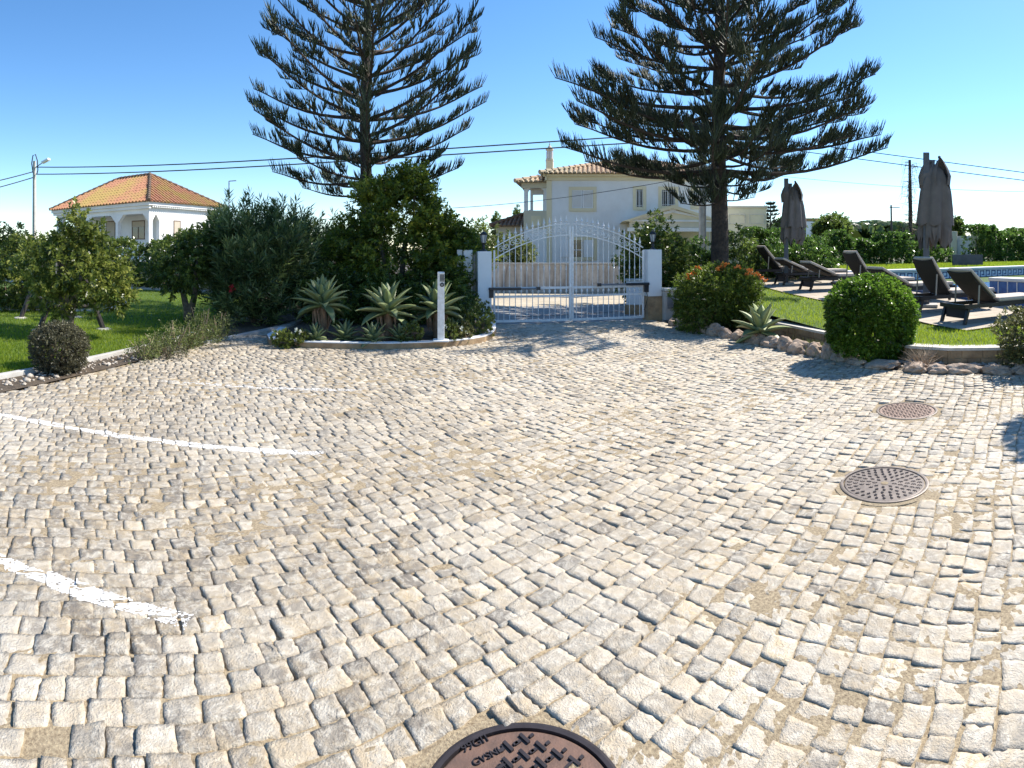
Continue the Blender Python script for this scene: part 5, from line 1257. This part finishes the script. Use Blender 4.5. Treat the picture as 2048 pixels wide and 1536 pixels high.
for y, L, e in ((368, 2.6, 6), (322, 3.2, 12), (282, 3.4, 16), (240, 3.4, 19), (196, 3.3, 22), (152, 2.9, 24), (106, 2.7, 25), (60, 2.5, 26), (14, 2.4, 27), (-30, 2.6, 28), (-75, 2.5, 28), (-120, 2.7, 28), (-165, 2.4, 28), (-215, 2.1, 28), (-265, 1.7, 28), (-315, 1.3, 28), (-365, .9, 28), (-400, .6, 30)):
    wl.append((zw(y, RL), 7, L, e, .08))
island_pine('tall island pine on the left, open airy crown rising from the shrubs', lb, 0, zw(-430, RL), wl, 7, .185, .9, .24, 'tall island pines', .0115, .50)

# ================================================================ left garden
c = at(137, 10.7)
shrub('citrus_tree', 'glossy yellow green citrus tree with knobbly trunk on the left lawn', 'tree', M['L_citrus'], c,
      clumpy([(c[0], c[1], 1.3, .95, .9, .50), (c[0] + .6, c[1] + .1, 1.1, .6, .6, .44), (c[0] - .62, c[1] + .2, 1.3, .62, .7, .44), (c[0] + .1, c[1], 1.6, .45, .5, .34), (c[0] - .05, c[1] - .2, .72, .3, .35, .32), (c[0] + .22, c[1] - .1, 2.02, .16, .2, .26), (c[0] + .7, c[1] + .05, 1.85, .14, .2, .26), (c[0] + .95, c[1] + .2, .8, .28, .3, .22)], 26, .12, .26, 5),
      1050, 10, .105, .05, 31, 0, shell=.6, amp=.2, upw=.45, shoot=.14, stemn=0, tintbias=.06)
root = bpy.data.objects['citrus_tree']; stems(MB(), c, 0, [(c[0] + .3, c[1], 1.3), (c[0] - .35, c[1] + .1, 1.5), (c[0] + .05, c[1] - .2, 1.6)], .10, 4, .05).build('trunk', M['graybark'], root, smooth=True)
c = at(375, 13.0)
t = shrub('citrus_tree', 'dark shaded citrus tree with forked grey trunk beside the oleander', 'tree', M['L_dark'], c,
      [(c[0], c[1], 1.35, .70, .8, .60), (c[0] + .3, c[1] + .2, 1.7, .45, .6, .4), (c[0] - .4, c[1], 1.15, .5, .6, .4)], 900, 10, .10, .047, 32, 0, shell=.6, amp=.2, stemn=0)
stems(MB(), c, 0, [(c[0] + .3, c[1], 1.5), (c[0] - .3, c[1] + .1, 1.4)], .10, 5, .04).build('trunk', M['graybark'], t, smooth=True)
c = at(117, 7.75)
shrub('clipped_bush', 'small round clipped bush with dull olive brown leaves by the left kerb', 'bush', M['L_dull'], c, [(c[0], c[1], .33, .36, .36, .32)], 2300, 8, .035, .017, 33, 0, shell=.35, amp=.05, p=2.4, shoot=.05, stemn=9)
hedge('hedge', 'long dark hedge along the back of the left lawn', M['L_dark'], (-30, 19.3), (-12.6, 19.3), .9, .05, 2.0, 4200, 8, .15, .07, 34, bumpy=.18)
hedge('hedge', 'leafy hedge in front of the white wall, between the two citrus trees', M['L_dark'], (-12.4, 19.25), (-6.2, 19.2), .8, .35, 2.15, 2300, 8, .12, .055, 35, bumpy=.16, group=None)
c = at(28, 15.5)
shrub('broad_bush', 'tall bushy shrub at the far left edge of the lawn', 'bush', M['L_citrus'], c, [(c[0], c[1], 1.05, 1.0, 1.0, 1.15), (c[0] - .9, c[1] + .4, 1.0, .9, 1, 1.2), (c[0] + .7, c[1] + .4, .9, .7, .8, .9)], 1500, 9, .12, .055, 36, 0, shell=.5, amp=.15)
# oleanders
def oleander(label, c, lobes, n, seed, flw, group='oleander shrubs', stemn=12):
    r = shrub('oleander', label, 'shrub', M['L_olean'], c, clumpy(lobes, 16, .2, .36, seed), int(n * .62), 13, .22, .034, seed, 0, group, stemn, shell=.6, amp=.16, upw=1.1, outw=.65, spread=.7, shoot=.26, droop=.05)
    if flw:
        f = flowers('blossoms', None, M[flw[0]], flw[1], flw[2], seed, r)
    return r
c = at(512, 12.9)
oleander('large oleander with red blossoms left of the agave bed', c, [(c[0], c[1], 1.3, .95, .9, 1.35), (c[0] - .6, c[1] + .3, 1.5, .6, .7, 1.05), (c[0] + .6, c[1] + .2, 1.35, .6, .7, 1.15), (c[0] + .05, c[1] - .3, .7, .95, .8, .75)], 2300, 37,
         ('red', [(c[0] - .08, c[1] - 1.0, .85), (c[0] - .06, c[1] - 1.02, .9), (c[0] - .1, c[1] - 1.02, .80), (c[0] - 1.05, c[1] - .2, 2.12), (c[0] - 1.0, c[1] - .22, 2.06), (c[0] - .12, c[1] - 1.0, .87), (c[0] - .03, c[1] - 1.0, .83)], .045))
c = at(635, 15.2)
oleander('darker oleander behind the left agave, without open blossoms', c, [(c[0], c[1], 1.2, 1.1, .9, 1.15), (c[0] - .7, c[1], 1.3, .7, .8, 1.0), (c[0] + .8, c[1] + .1, 1.0, .9, .9, 1.0)], 1900, 38, None)
c = at(905, 14.0)
oleander('oleander with magenta blossoms beside the left gate pillar', c, [(c[0], c[1], .95, .55, .5, .9), (c[0] + .3, c[1] + .3, 1.0, .35, .4, .8)], 800, 39, ('magenta', [(c[0] + .12, c[1] - .62, 1.08), (c[0] + .06, c[1] - .6, 1.04), (c[0] + .42, c[1] - .2, 1.75), (c[0] + .45, c[1] - .2, 1.7)], .05))
# large green tree-shrub
c = at(795, 13.6)
tr = shrub('broadleaf_tree', 'big bushy green tree with a peaked crown behind the agaves', 'tree', M['L_tree'], c,
      clumpy([(c[0], c[1], 1.55, 1.4, 1.1, 1.0), (c[0] + .12, c[1], 2.35, .9, .9, .8), (c[0] + .42, c[1], 3.05, .30, .4, .45), (c[0] - .5, c[1] + .1, 2.7, .42, .5, .42), (c[0] + 1.15, c[1] - .1, 1.75, .6, .6, .52), (c[0] - 1.15, c[1] + .1, 1.6, .6, .7, .65), (c[0] + .85, c[1] + .1, 2.25, .42, .45, .36), (c[0] + .35, c[1] - .35, 1.2, 1.1, .8, .5)], 40, .2, .38, 6),
      2700, 10, .125, .054, 40, 0, shell=.6, amp=.22, upw=.5, shoot=.19, stemn=0)
stems(MB(), c, 0, [(c[0] + .4, c[1], 3.0), (c[0] - .5, c[1], 2.6), (c[0] + .9, c[1], 2.0), (c[0] - 1, c[1], 1.9)], .10, 8, .08).build('trunk', M['graybark'], tr)
c = at(955, 17.6)
shrub('sapling', 'thin leafy sapling rising above the left gate lantern', 'tree', M['L_tree'], c, [(c[0] - .1, c[1], 1.9, .34, .3, .5), (c[0] + .1, c[1], 2.35, .24, .2, .28), (c[0] + .35, c[1], 1.5, .4, .3, .4), (c[0] - .35, c[1], 1.3, .4, .4, .5)], 300, 8, .10, .045, 41, 0, shell=.9, amp=.25, stemn=7)
c = at(1015, 25.6)
shrub('olive_bush', 'olive green bush beyond the stained wall, behind the left gate leaf', 'bush', M['L_weed'], c, [(c[0], c[1], 1.45, 1.15, .8, .9), (c[0] - 1.0, c[1], 1.7, .8, .7, .85), (c[0] + .7, c[1] + .2, 1.4, .5, .6, .6)], 900, 9, .15, .06, 42, 0, shell=.6, amp=.2)
for i, (x, y0, y1, r) in enumerate(((993, 425, 452, 48), (1034, 414, 440, 50))):
    c = at(x, r); zt = zat(y0, r); rt = thing('cypress', ['slim dark cypress tip left of the brown tiled wing roof', 'slim dark cypress tip just above the brown tiled wing roof'][i], 'tree', (0, 0, 0), 0, 'far cypresses')
    crown('crown', M['L_dark'], [(c[0], c[1], zt - 1.4, .36, .36, 1.4)], 260, 6, .22, .1, 43 + i, rt, shell=.5, amp=.1, upw=1.2); m = MB(); m.tube([(c[0], c[1], 0), (c[0], c[1], zt - .8)], [.12, .05], 6); m.build('trunk', M['bark'], rt)

# ---------------------------------------------------------------- agave bed
p = at(645, 10.6); agave('agave with a shaggy brown trunk, leftmost of the three in the kerbed bed', p, .05, .60, .56, 1, n=30, group='agaves in the kerbed bed')
p = at(775, 10.2); agave('agave with long spreading grey green leaves in the middle of the kerbed bed', p, .05, .62, .48, 2, n=26, group='agaves in the kerbed bed')
p = at(874, 10.5); agave('agave directly behind the white intercom post', p, .05, .62, .46, 3, n=26, group='agaves in the kerbed bed')
for i, (x, r, R) in enumerate(((630, 9.9, .30), (690, 10.0, .34), (745, 9.75, .36), (800, 9.85, .30), (910, 10.6, .30))):
    p = at(x, r); rt = agave(['young bluish agave below the leftmost big agave', 'young bluish agave between the left and middle big agaves', 'young bluish agave low in front of the middle big agave', 'young bluish agave right of the middle big agave foot', 'young bluish agave in shade right of the intercom post'][i], p, .05, R, .04, 20 + i, n=24, group='young agaves in the kerbed bed', tintb=.12)
def mound(label, x, r, R, h, n, seed, fl=None, mt='L_succ'):
    c = at(x, r); rt = shrub('succulent_mound', label, 'succulent', M[mt], c, [(c[0], c[1], h * .5, R, R, h * .55)], n, 12, .05, .024, seed, .05, 'succulent mounds in the kerbed bed', 3, shell=.4, amp=.2, upw=.7, spread=1.1, shoot=.03, droop=-.1)
    if fl: flowers('blossoms', None, M['whiteflower'], [(c[0] + a, c[1] + b, z) for a, b, z in fl], .045, seed, rt)
mound('yellow green succulent clump at the left of the intercom post', 823, 9.85, .20, .36, 130, 50)
mound('small succulent with a pale flower touching the right of the intercom post', 900, 9.95, .13, .38, 80, 51, [(-.06, -.1, .34)])
mound('low succulent with whitish heads right of the intercom post', 925, 10.15, .20, .34, 110, 52, [(.0, -.18, .28), (.08, -.15, .2)], 'L_var')
mound('tall yellow green succulent mass at the gate end of the bed', 957, 10.7, .30, .62, 260, 53)
mound('dark green succulent under the left gate pillar', 938, 11.2, .33, .78, 240, 54, None, 'L_dark')
mound('small green clump at the left end of the bed kerb', 566, 9.7, .17, .28, 100, 55)
mound('low clump with white blossoms near the left end of the bed', 598, 9.75, .13, .26, 80, 56, [(-.02, -.1, .3), (.06, -.08, .27)])
for i, (x, r, R, h, n, lab) in enumerate(((655, 12.6, .75, 1.25, 420, 'deep shaded shrub behind the leftmost agave'), (760, 12.5, .85, 1.15, 480, 'deep shaded shrub behind the middle agave'), (868, 12.6, .8, 1.3, 460, 'deep shaded shrub behind the intercom post agave'))):
    c = at(x, r); shrub('shade_shrub', lab, 'shrub', M['L_dark'], c, [(c[0], c[1], h * .48, R, .5, h * .52), (c[0] + R * .5, c[1] + .1, h * .4, R * .6, .5, h * .45)], n, 9, .12, .05, 110 + i, .05, 'shaded shrubs behind the agaves', 5, shell=.7, amp=.15)
# weedy plants along the left strip
for i, (x, r, h, n, mt) in enumerate(((290, 8.6, .38, 130, 'L_weed'), (318, 9.0, .46, 170, 'L_weed'), (352, 9.25, .62, 150, 'L_weed'), (378, 9.6, .48, 180, 'L_weed'), (405, 9.9, .80, 200, 'L_weed'), (436, 10.4, .60, 150, 'L_weed'), (335, 8.75, .22, 90, 'L_dull'))):
    c = at(x, r); lab = ['wispy low weed at the near end of the strip plants', 'grey green weed second along the left planting strip', 'tall leaning wispy weed in the left planting strip', 'bushy weed midway along the left planting strip', 'tallest upright yellow green weed in the left strip', 'last wispy weed before the path in the left strip', 'dull brownish low weed at the strip edge'][i]
    h *= .8; rt = thing('wispy_plant', lab, 'plant', (0, 0, 0), 0, 'weedy plants in the left strip'); rg = np.random.default_rng(70 + i)
    P = np.stack([c[0] + rg.normal(size=n) * .16, c[1] + rg.normal(size=n) * .16, rg.random(n) * h * rg.uniform(.5, 1, n)], 1); A = rg.normal(size=(n, 3)) * .5 + np.array([0, 0, 1.0])
    v, t_ = leaf_shoots(P, A, 6, .055, .018, rg, .8, .09, tint=np.full(n, .45) + rg.normal(size=n) * .15); np_mesh('leaves', v, np.arange(len(v)).reshape(-1, 4), M[mt], rt, t_)
    m = MB(); r2 = random.Random(i)
    for q in range(9): a = r2.uniform(0, 6.28); l = r2.uniform(.05, .25); m.tube([(c[0], c[1], 0), (c[0] + l * .6 * cos(a), c[1] + l * .6 * sin(a), h * .6), (c[0] + l * cos(a), c[1] + l * sin(a), h * r2.uniform(.8, 1.1))], [.006, .005, .003], 4)
    m.build('stems', M['drytwig'], rt)
c = at(455, 11.2); rt = thing('sword_plant', 'sword leaved plant with upright arching blades by the oleander foot', 'plant', (0, 0, 0)); rg = random.Random(6); m = MB()
for i in range(16):
    a = rg.uniform(0, 6.28); l = rg.uniform(.08, .3); h = rg.uniform(.4, .72); w_ = .014
    pts = [Vector((c[0] + l * f * f * cos(a), c[1] + l * f * f * sin(a), h * (f - .25 * f * f * f))) for f in np.linspace(0, 1, 5)]
    sd = Vector((-sin(a), cos(a), 0)); b = len(m.v)
    for q, p in enumerate(pts):
        ww = w_ * (1 - .85 * (q / 4) ** 2)
        m.v += [tuple(p - sd * ww), tuple(p + Vector((cos(a), sin(a), 0)) * .006), tuple(p + sd * ww), tuple(p - Vector((cos(a), sin(a), 0)) * .006)]
    for q in range(4):
        for j in range(4): m.f.append((b + q * 4 + j, b + q * 4 + (j + 1) % 4, b + q * 4 + 4 + (j + 1) % 4, b + q * 4 + 4 + j))
m.build('blades', M['L_weed'], rt)

# ================================================================ right side planting
c = at(1741, 8.75)
shrub('clipped_bush', 'large round clipped bright green bush between rocks and stone wall', 'bush', M['L_box'], c, [(c[0], c[1], .60, .62, .60, .62)], 5600, 8, .055, .026, 60, 0, shell=.25, amp=.05, p=2.7, upw=.5, shoot=.05, stemn=8)
c = at(1436, 11.9)
fb = shrub('flowering_bush', 'wide bush with orange trumpet flowers on top, by the right pine', 'bush', M['L_flower'], c, [(c[0], c[1], .72, .88, .7, .60), (c[0] - .35, c[1] - .1, .35, .55, .6, .42), (c[0] + .2, c[1], .8, .68, .65, .48)], 3600, 9, .065, .026, 61, 0, shell=.35, amp=.08, p=2.5, upw=.6, shoot=.07, stemn=8)
rg = random.Random(7); fp = []
for cx in (-.66, -.5, -.12, 0, .03, .25, .52, .58, .82):
    a = c[0] + cx * cos(phi(1436)); b = c[1] - cx * sin(phi(1436)); zz = 1.27 - .28 * (cx / .9) ** 2
    for q in range(4): fp.append((a + rg.uniform(-.05, .05), b + rg.uniform(-.35, .1) - .15, zz + rg.uniform(-.05, .10)))
flowers('blossoms', None, M['orange'], fp, .055, 5, fb)
p = at(1520, 10.2); agave('broad leaved agave among the rocks in front of the pool lawn', p, .04, .58, .14, 9, n=20, tintb=.7, wf=.5)
c = at(2078, 8.05)
shrub('variegated_bush', 'yellow edged variegated bush at the right edge of the picture', 'bush', M['L_var'], c, [(c[0], c[1], .42, .56, .55, .48), (c[0] + .3, c[1], .6, .4, .4, .4)], 1700, 8, .055, .026, 62, 0, shell=.4, amp=.15, upw=.5, shoot=.05)
c = at(1845, 7.95); rt = thing('dry_bush', 'leafless dry twiggy bush beside the big clipped bush', 'bush', (0, 0, 0)); m = MB(); rg = random.Random(12)
for i in range(46):
    a = rg.uniform(0, 6.28); l = rg.uniform(.12, .34); h = rg.uniform(.08, .36); p1 = Vector((c[0] + l * .4 * cos(a), c[1] + l * .4 * sin(a), h * .5)); p2 = Vector((c[0] + l * cos(a + .3), c[1] + l * sin(a + .3), h))
    m.tube([(c[0] + rg.uniform(-.04, .04), c[1] + rg.uniform(-.04, .04), 0), p1, p2], [.006, .004, .002], 4)
    for q in range(2): b_ = a + rg.uniform(-1, 1); m.tube([p1, p1 + Vector((.12 * cos(b_), .12 * sin(b_), rg.uniform(.02, .12)))], [.003, .0015], 3)
m.build('twigs', M['drytwig'], rt)
pts = np.random.default_rng(5); P = np.stack([4.72 + pts.normal(size=900) * .14, 8.0 + pts.normal(size=900) * .35, np.full(900, .01)], 1)
grass_mesh('weed_grass', 'ragged weeds in the gravel left of the clipped bush', P, 8, .13, .008, M['L_weed'], .6)
# hedge and shrubs behind the lounger terrace
hedge('hedge', 'long glossy hedge behind the loungers and parasols', M['L_hedge'], (8.9, 20.6), (17.0, 20.9), 1.2, .7, 2.15, 3600, 9, .13, .065, 63, .7, bumpy=.2)
hedge('hedge', 'tall sunlit hedge section at the far right beyond the pool', M['L_hedge'], (22.3, 21.7), (31, 22.4), 1.3, .8, 2.65, 3200, 9, .15, .075, 64, .8, bumpy=.2)
hedge('hedge', 'low young hedge piece under the nearer parasol', M['L_hedge'], (17.1, 20.9), (20.0, 21.2), .8, .75, 1.7, 800, 8, .13, .06, 65, .8, bumpy=.2)
for i, (x, r, z0, R, h, n, mt, lab) in enumerate((
    (1310, 17.6, 0, .98, 2.55, 1500, 'L_dark', 'big dark laurel behind the right gate pillar'),
    (1395, 18.6, .3, .75, 1.6, 750, 'L_hedge', 'leafy green shrub left of the right pine trunk'),
    (1478, 18.8, .5, .70, 1.85, 420, 'L_dark', 'sparse tall shrub right of the pine trunk against the cream building'),
    (1545, 20.2, .6, .9, 1.35, 600, 'L_hedge', 'sunlit shrub between the cream building and the farther parasol'),
    (1625, 20.0, .7, .85, 1.25, 600, 'L_hedge', 'bright rounded shrub just right of the farther parasol'))):
    c = at(x, r); shrub('shrub', lab, 'shrub', M[mt], c, [(c[0], c[1], z0 + h * .5, R, R * .8, h * .52), (c[0] + R * .3, c[1], z0 + h * .35, R * .8, R * .7, h * .38), (c[0] - R * .25, c[1], z0 + h * .3, R * .75, R * .7, h * .34)], n, 9, .13, .058, 80 + i, z0, 'shrubs behind the pool terrace', 6, shell=.6, amp=.2)
# off-frame round headed tree whose shade falls on the drive
c = (6.82, 3.70); t = shrub('broadleaf_tree', 'small round headed tree just outside the right edge, shading the cobbles', 'tree', M['L_tree'], c, [(c[0], c[1], 2.55, .74, .74, .66)], 2600, 9, .10, .045, 90, 0, shell=.7, amp=.1, stemn=0)
m = MB(); m.tube([(c[0], c[1], 0), (c[0], c[1], 2.2)], [.06, .04], 8); m.build('trunk', M['graybark'], t)

# ================================================================ far things on the right
def farbox(nm, lab, cat, x0, x1, y0, y1, r, mt, dep=6):
    a = at(x0, r); b = at(x1, r); d = Vector((b[0] - a[0], b[1] - a[1])); Pp = Plane(a, d, (-d.y, d.x)); root = thing(nm, lab, cat, (0, 0, 0)); m = MB(); Pp.box(m, 0, d.length, 0, dep, 0, zat(y0, r)); m.build('wall', mt, root); return root, Pp, d.length
root, Pp, L = farbox('house', 'distant white house with a red upper part, right of the farther parasol', 'house', 1612, 1652, 443, 470, 110, M['white_wall'])
m = MB(); Pp.box(m, L * .0, L * .62, .5, 5, zat(443, 110), zat(436, 110)); m.build('roof', M['tile_l'], root)
m = MB(); Pp.box(m, L * .3, L * .5, -.06, 0, zat(462, 110), zat(450, 110)); m.build('window', M['glass'], root); m = MB(); Pp.box(m, L * .7, L * .85, -.06, 0, zat(462, 110), zat(450, 110)); m.build('window', M['glass'], root)
a = at(1908, 33); root = thing('gate_block', 'white panelled entrance block with two pale piers beyond the pool hedge', 'wall', (a[0], a[1], 0), -.82)
m = MB(); m.box((.55, .2, 1.3), (1.1, .25, 2.3)); m.build('panel', M['white_wall'], root)
for xx in (0, 1.15): mm = MB(); mm.box((xx, 0, 1.42), (.36, .36, 2.6)); mm.build('pier', M['cream'], root, bevel=.02)
a = at(1905, 24.5); b = at(1965, 25.5); root = thing('dark_screen', 'dark low screen closing the gap between the two right hedges', 'fence', (0, 0, 0)); m = MB(); m.ribbon([a, b], -.03, .03, .7, 1.45); m.build('panel', M['mat_dark'], root)
def fartree(x, y0, y1, r, wpx, n, seed, lab, mt='L_dark', trunk=True):
    c = at(x, r); zt, zb = zat(y0, r), zat(y1, r); R = wpx / 2 * r / F; rt = thing('tree', lab, 'tree', (0, 0, 0), 0, 'trees beyond the right hedge')
    crown('crown', M[mt], [(c[0], c[1], (zt + zb) / 2, R, R, (zt - zb) / 2), (c[0] - R * .5, c[1], (zt + zb) / 2 - .3, R * .6, R * .6, (zt - zb) * .35), (c[0] + R * .55, c[1], (zt + zb) / 2 - .2, R * .55, R * .6, (zt - zb) * .38)], n, 7, r * .006, r * .0032, seed, rt, shell=.6, amp=.2, shoot=r * .005)
    m = MB(); m.tube([(c[0], c[1], 0), (c[0], c[1], (zt + zb) / 2)], [.2, .1], 6); m.build('trunk', M['bark'], rt)
fartree(1665, 432, 482, 62, 68, 900, 100, 'dark rounded tree right of the distant white house')
fartree(1912, 438, 470, 70, 26, 300, 101, 'small dark tree left of the white entrance block')
fartree(1578, 436, 470, 90, 44, 400, 102, 'pale distant tree behind the farther parasol', 'L_hedge')
c = at(1541, 60); rt = thing('pine_tree', 'small distant island pine with tidy tiers behind the cream building', 'tree', (0, 0, 0)); zt, zb = zat(405, 60), zat(470, 60); m = MB(); m.tube([(c[0], c[1], 0), (c[0], c[1], zt)], [.15, .03], 6); m.build('trunk', M['bark'], rt)
B = []; D = []; LN = []; rg = random.Random(5)
for i in range(9):
    z = zt - .25 - (zt - zb) * i / 9; L = .35 + 1.35 * i / 9
    for q in range(9):
        a = rg.uniform(0, 6.28)
        for s in np.linspace(.25, 1, 7):
            B.append((c[0] + L * s * cos(a), c[1] + L * s * sin(a), z + .12 * L * s * s)); D.append((cos(a) * .6 + rg.uniform(-.5, .5), sin(a) * .6 + rg.uniform(-.5, .5), .5)); LN.append(.35)
v, f = ropes(np.array(B), np.array(D), np.array(LN), np.full(len(B), .06), .05, None); np_mesh('crown', v, f, M['L_pine'], rt, np.full(len(v), .4))
# far pine wood along the skyline
rg = np.random.default_rng(77); V = []; T = []; xs = rg.uniform(1150, 2700, 1500)
for x in xs:
    r = rg.uniform(150, 240); ytop = 452 - 8 * math.exp(-((x - 1730) / 60) ** 2) + 5 * sin(x * .02) + rg.uniform(-2, 6) + (8 if x > 1900 else 0); c = at(x, r); zt = zat(ytop, r); R = rg.uniform(2.5, 6)
    k = 44; d = rg.normal(size=(k, 3)); d[:, 2] = np.abs(d[:, 2]); d = unit(d); P = np.array([c[0], c[1], zt - R * .55]) + d * np.array([R, R, R * .55])
    s = unit(np.cross(d, rg.normal(size=(k, 3)))); t2 = np.cross(d, s); q = R * .26
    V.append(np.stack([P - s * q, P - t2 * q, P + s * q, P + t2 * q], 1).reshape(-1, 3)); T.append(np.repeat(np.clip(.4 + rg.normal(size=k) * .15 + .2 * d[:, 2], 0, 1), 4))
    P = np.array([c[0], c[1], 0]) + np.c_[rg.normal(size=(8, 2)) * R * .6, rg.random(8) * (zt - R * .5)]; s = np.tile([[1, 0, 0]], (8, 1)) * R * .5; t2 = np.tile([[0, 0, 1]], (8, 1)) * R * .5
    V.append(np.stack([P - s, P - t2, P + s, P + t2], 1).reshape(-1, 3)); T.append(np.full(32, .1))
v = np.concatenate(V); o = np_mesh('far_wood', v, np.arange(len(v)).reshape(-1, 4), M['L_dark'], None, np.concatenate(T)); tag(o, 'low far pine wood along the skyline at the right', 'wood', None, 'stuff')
for me in list(bpy.data.objects):
    pass
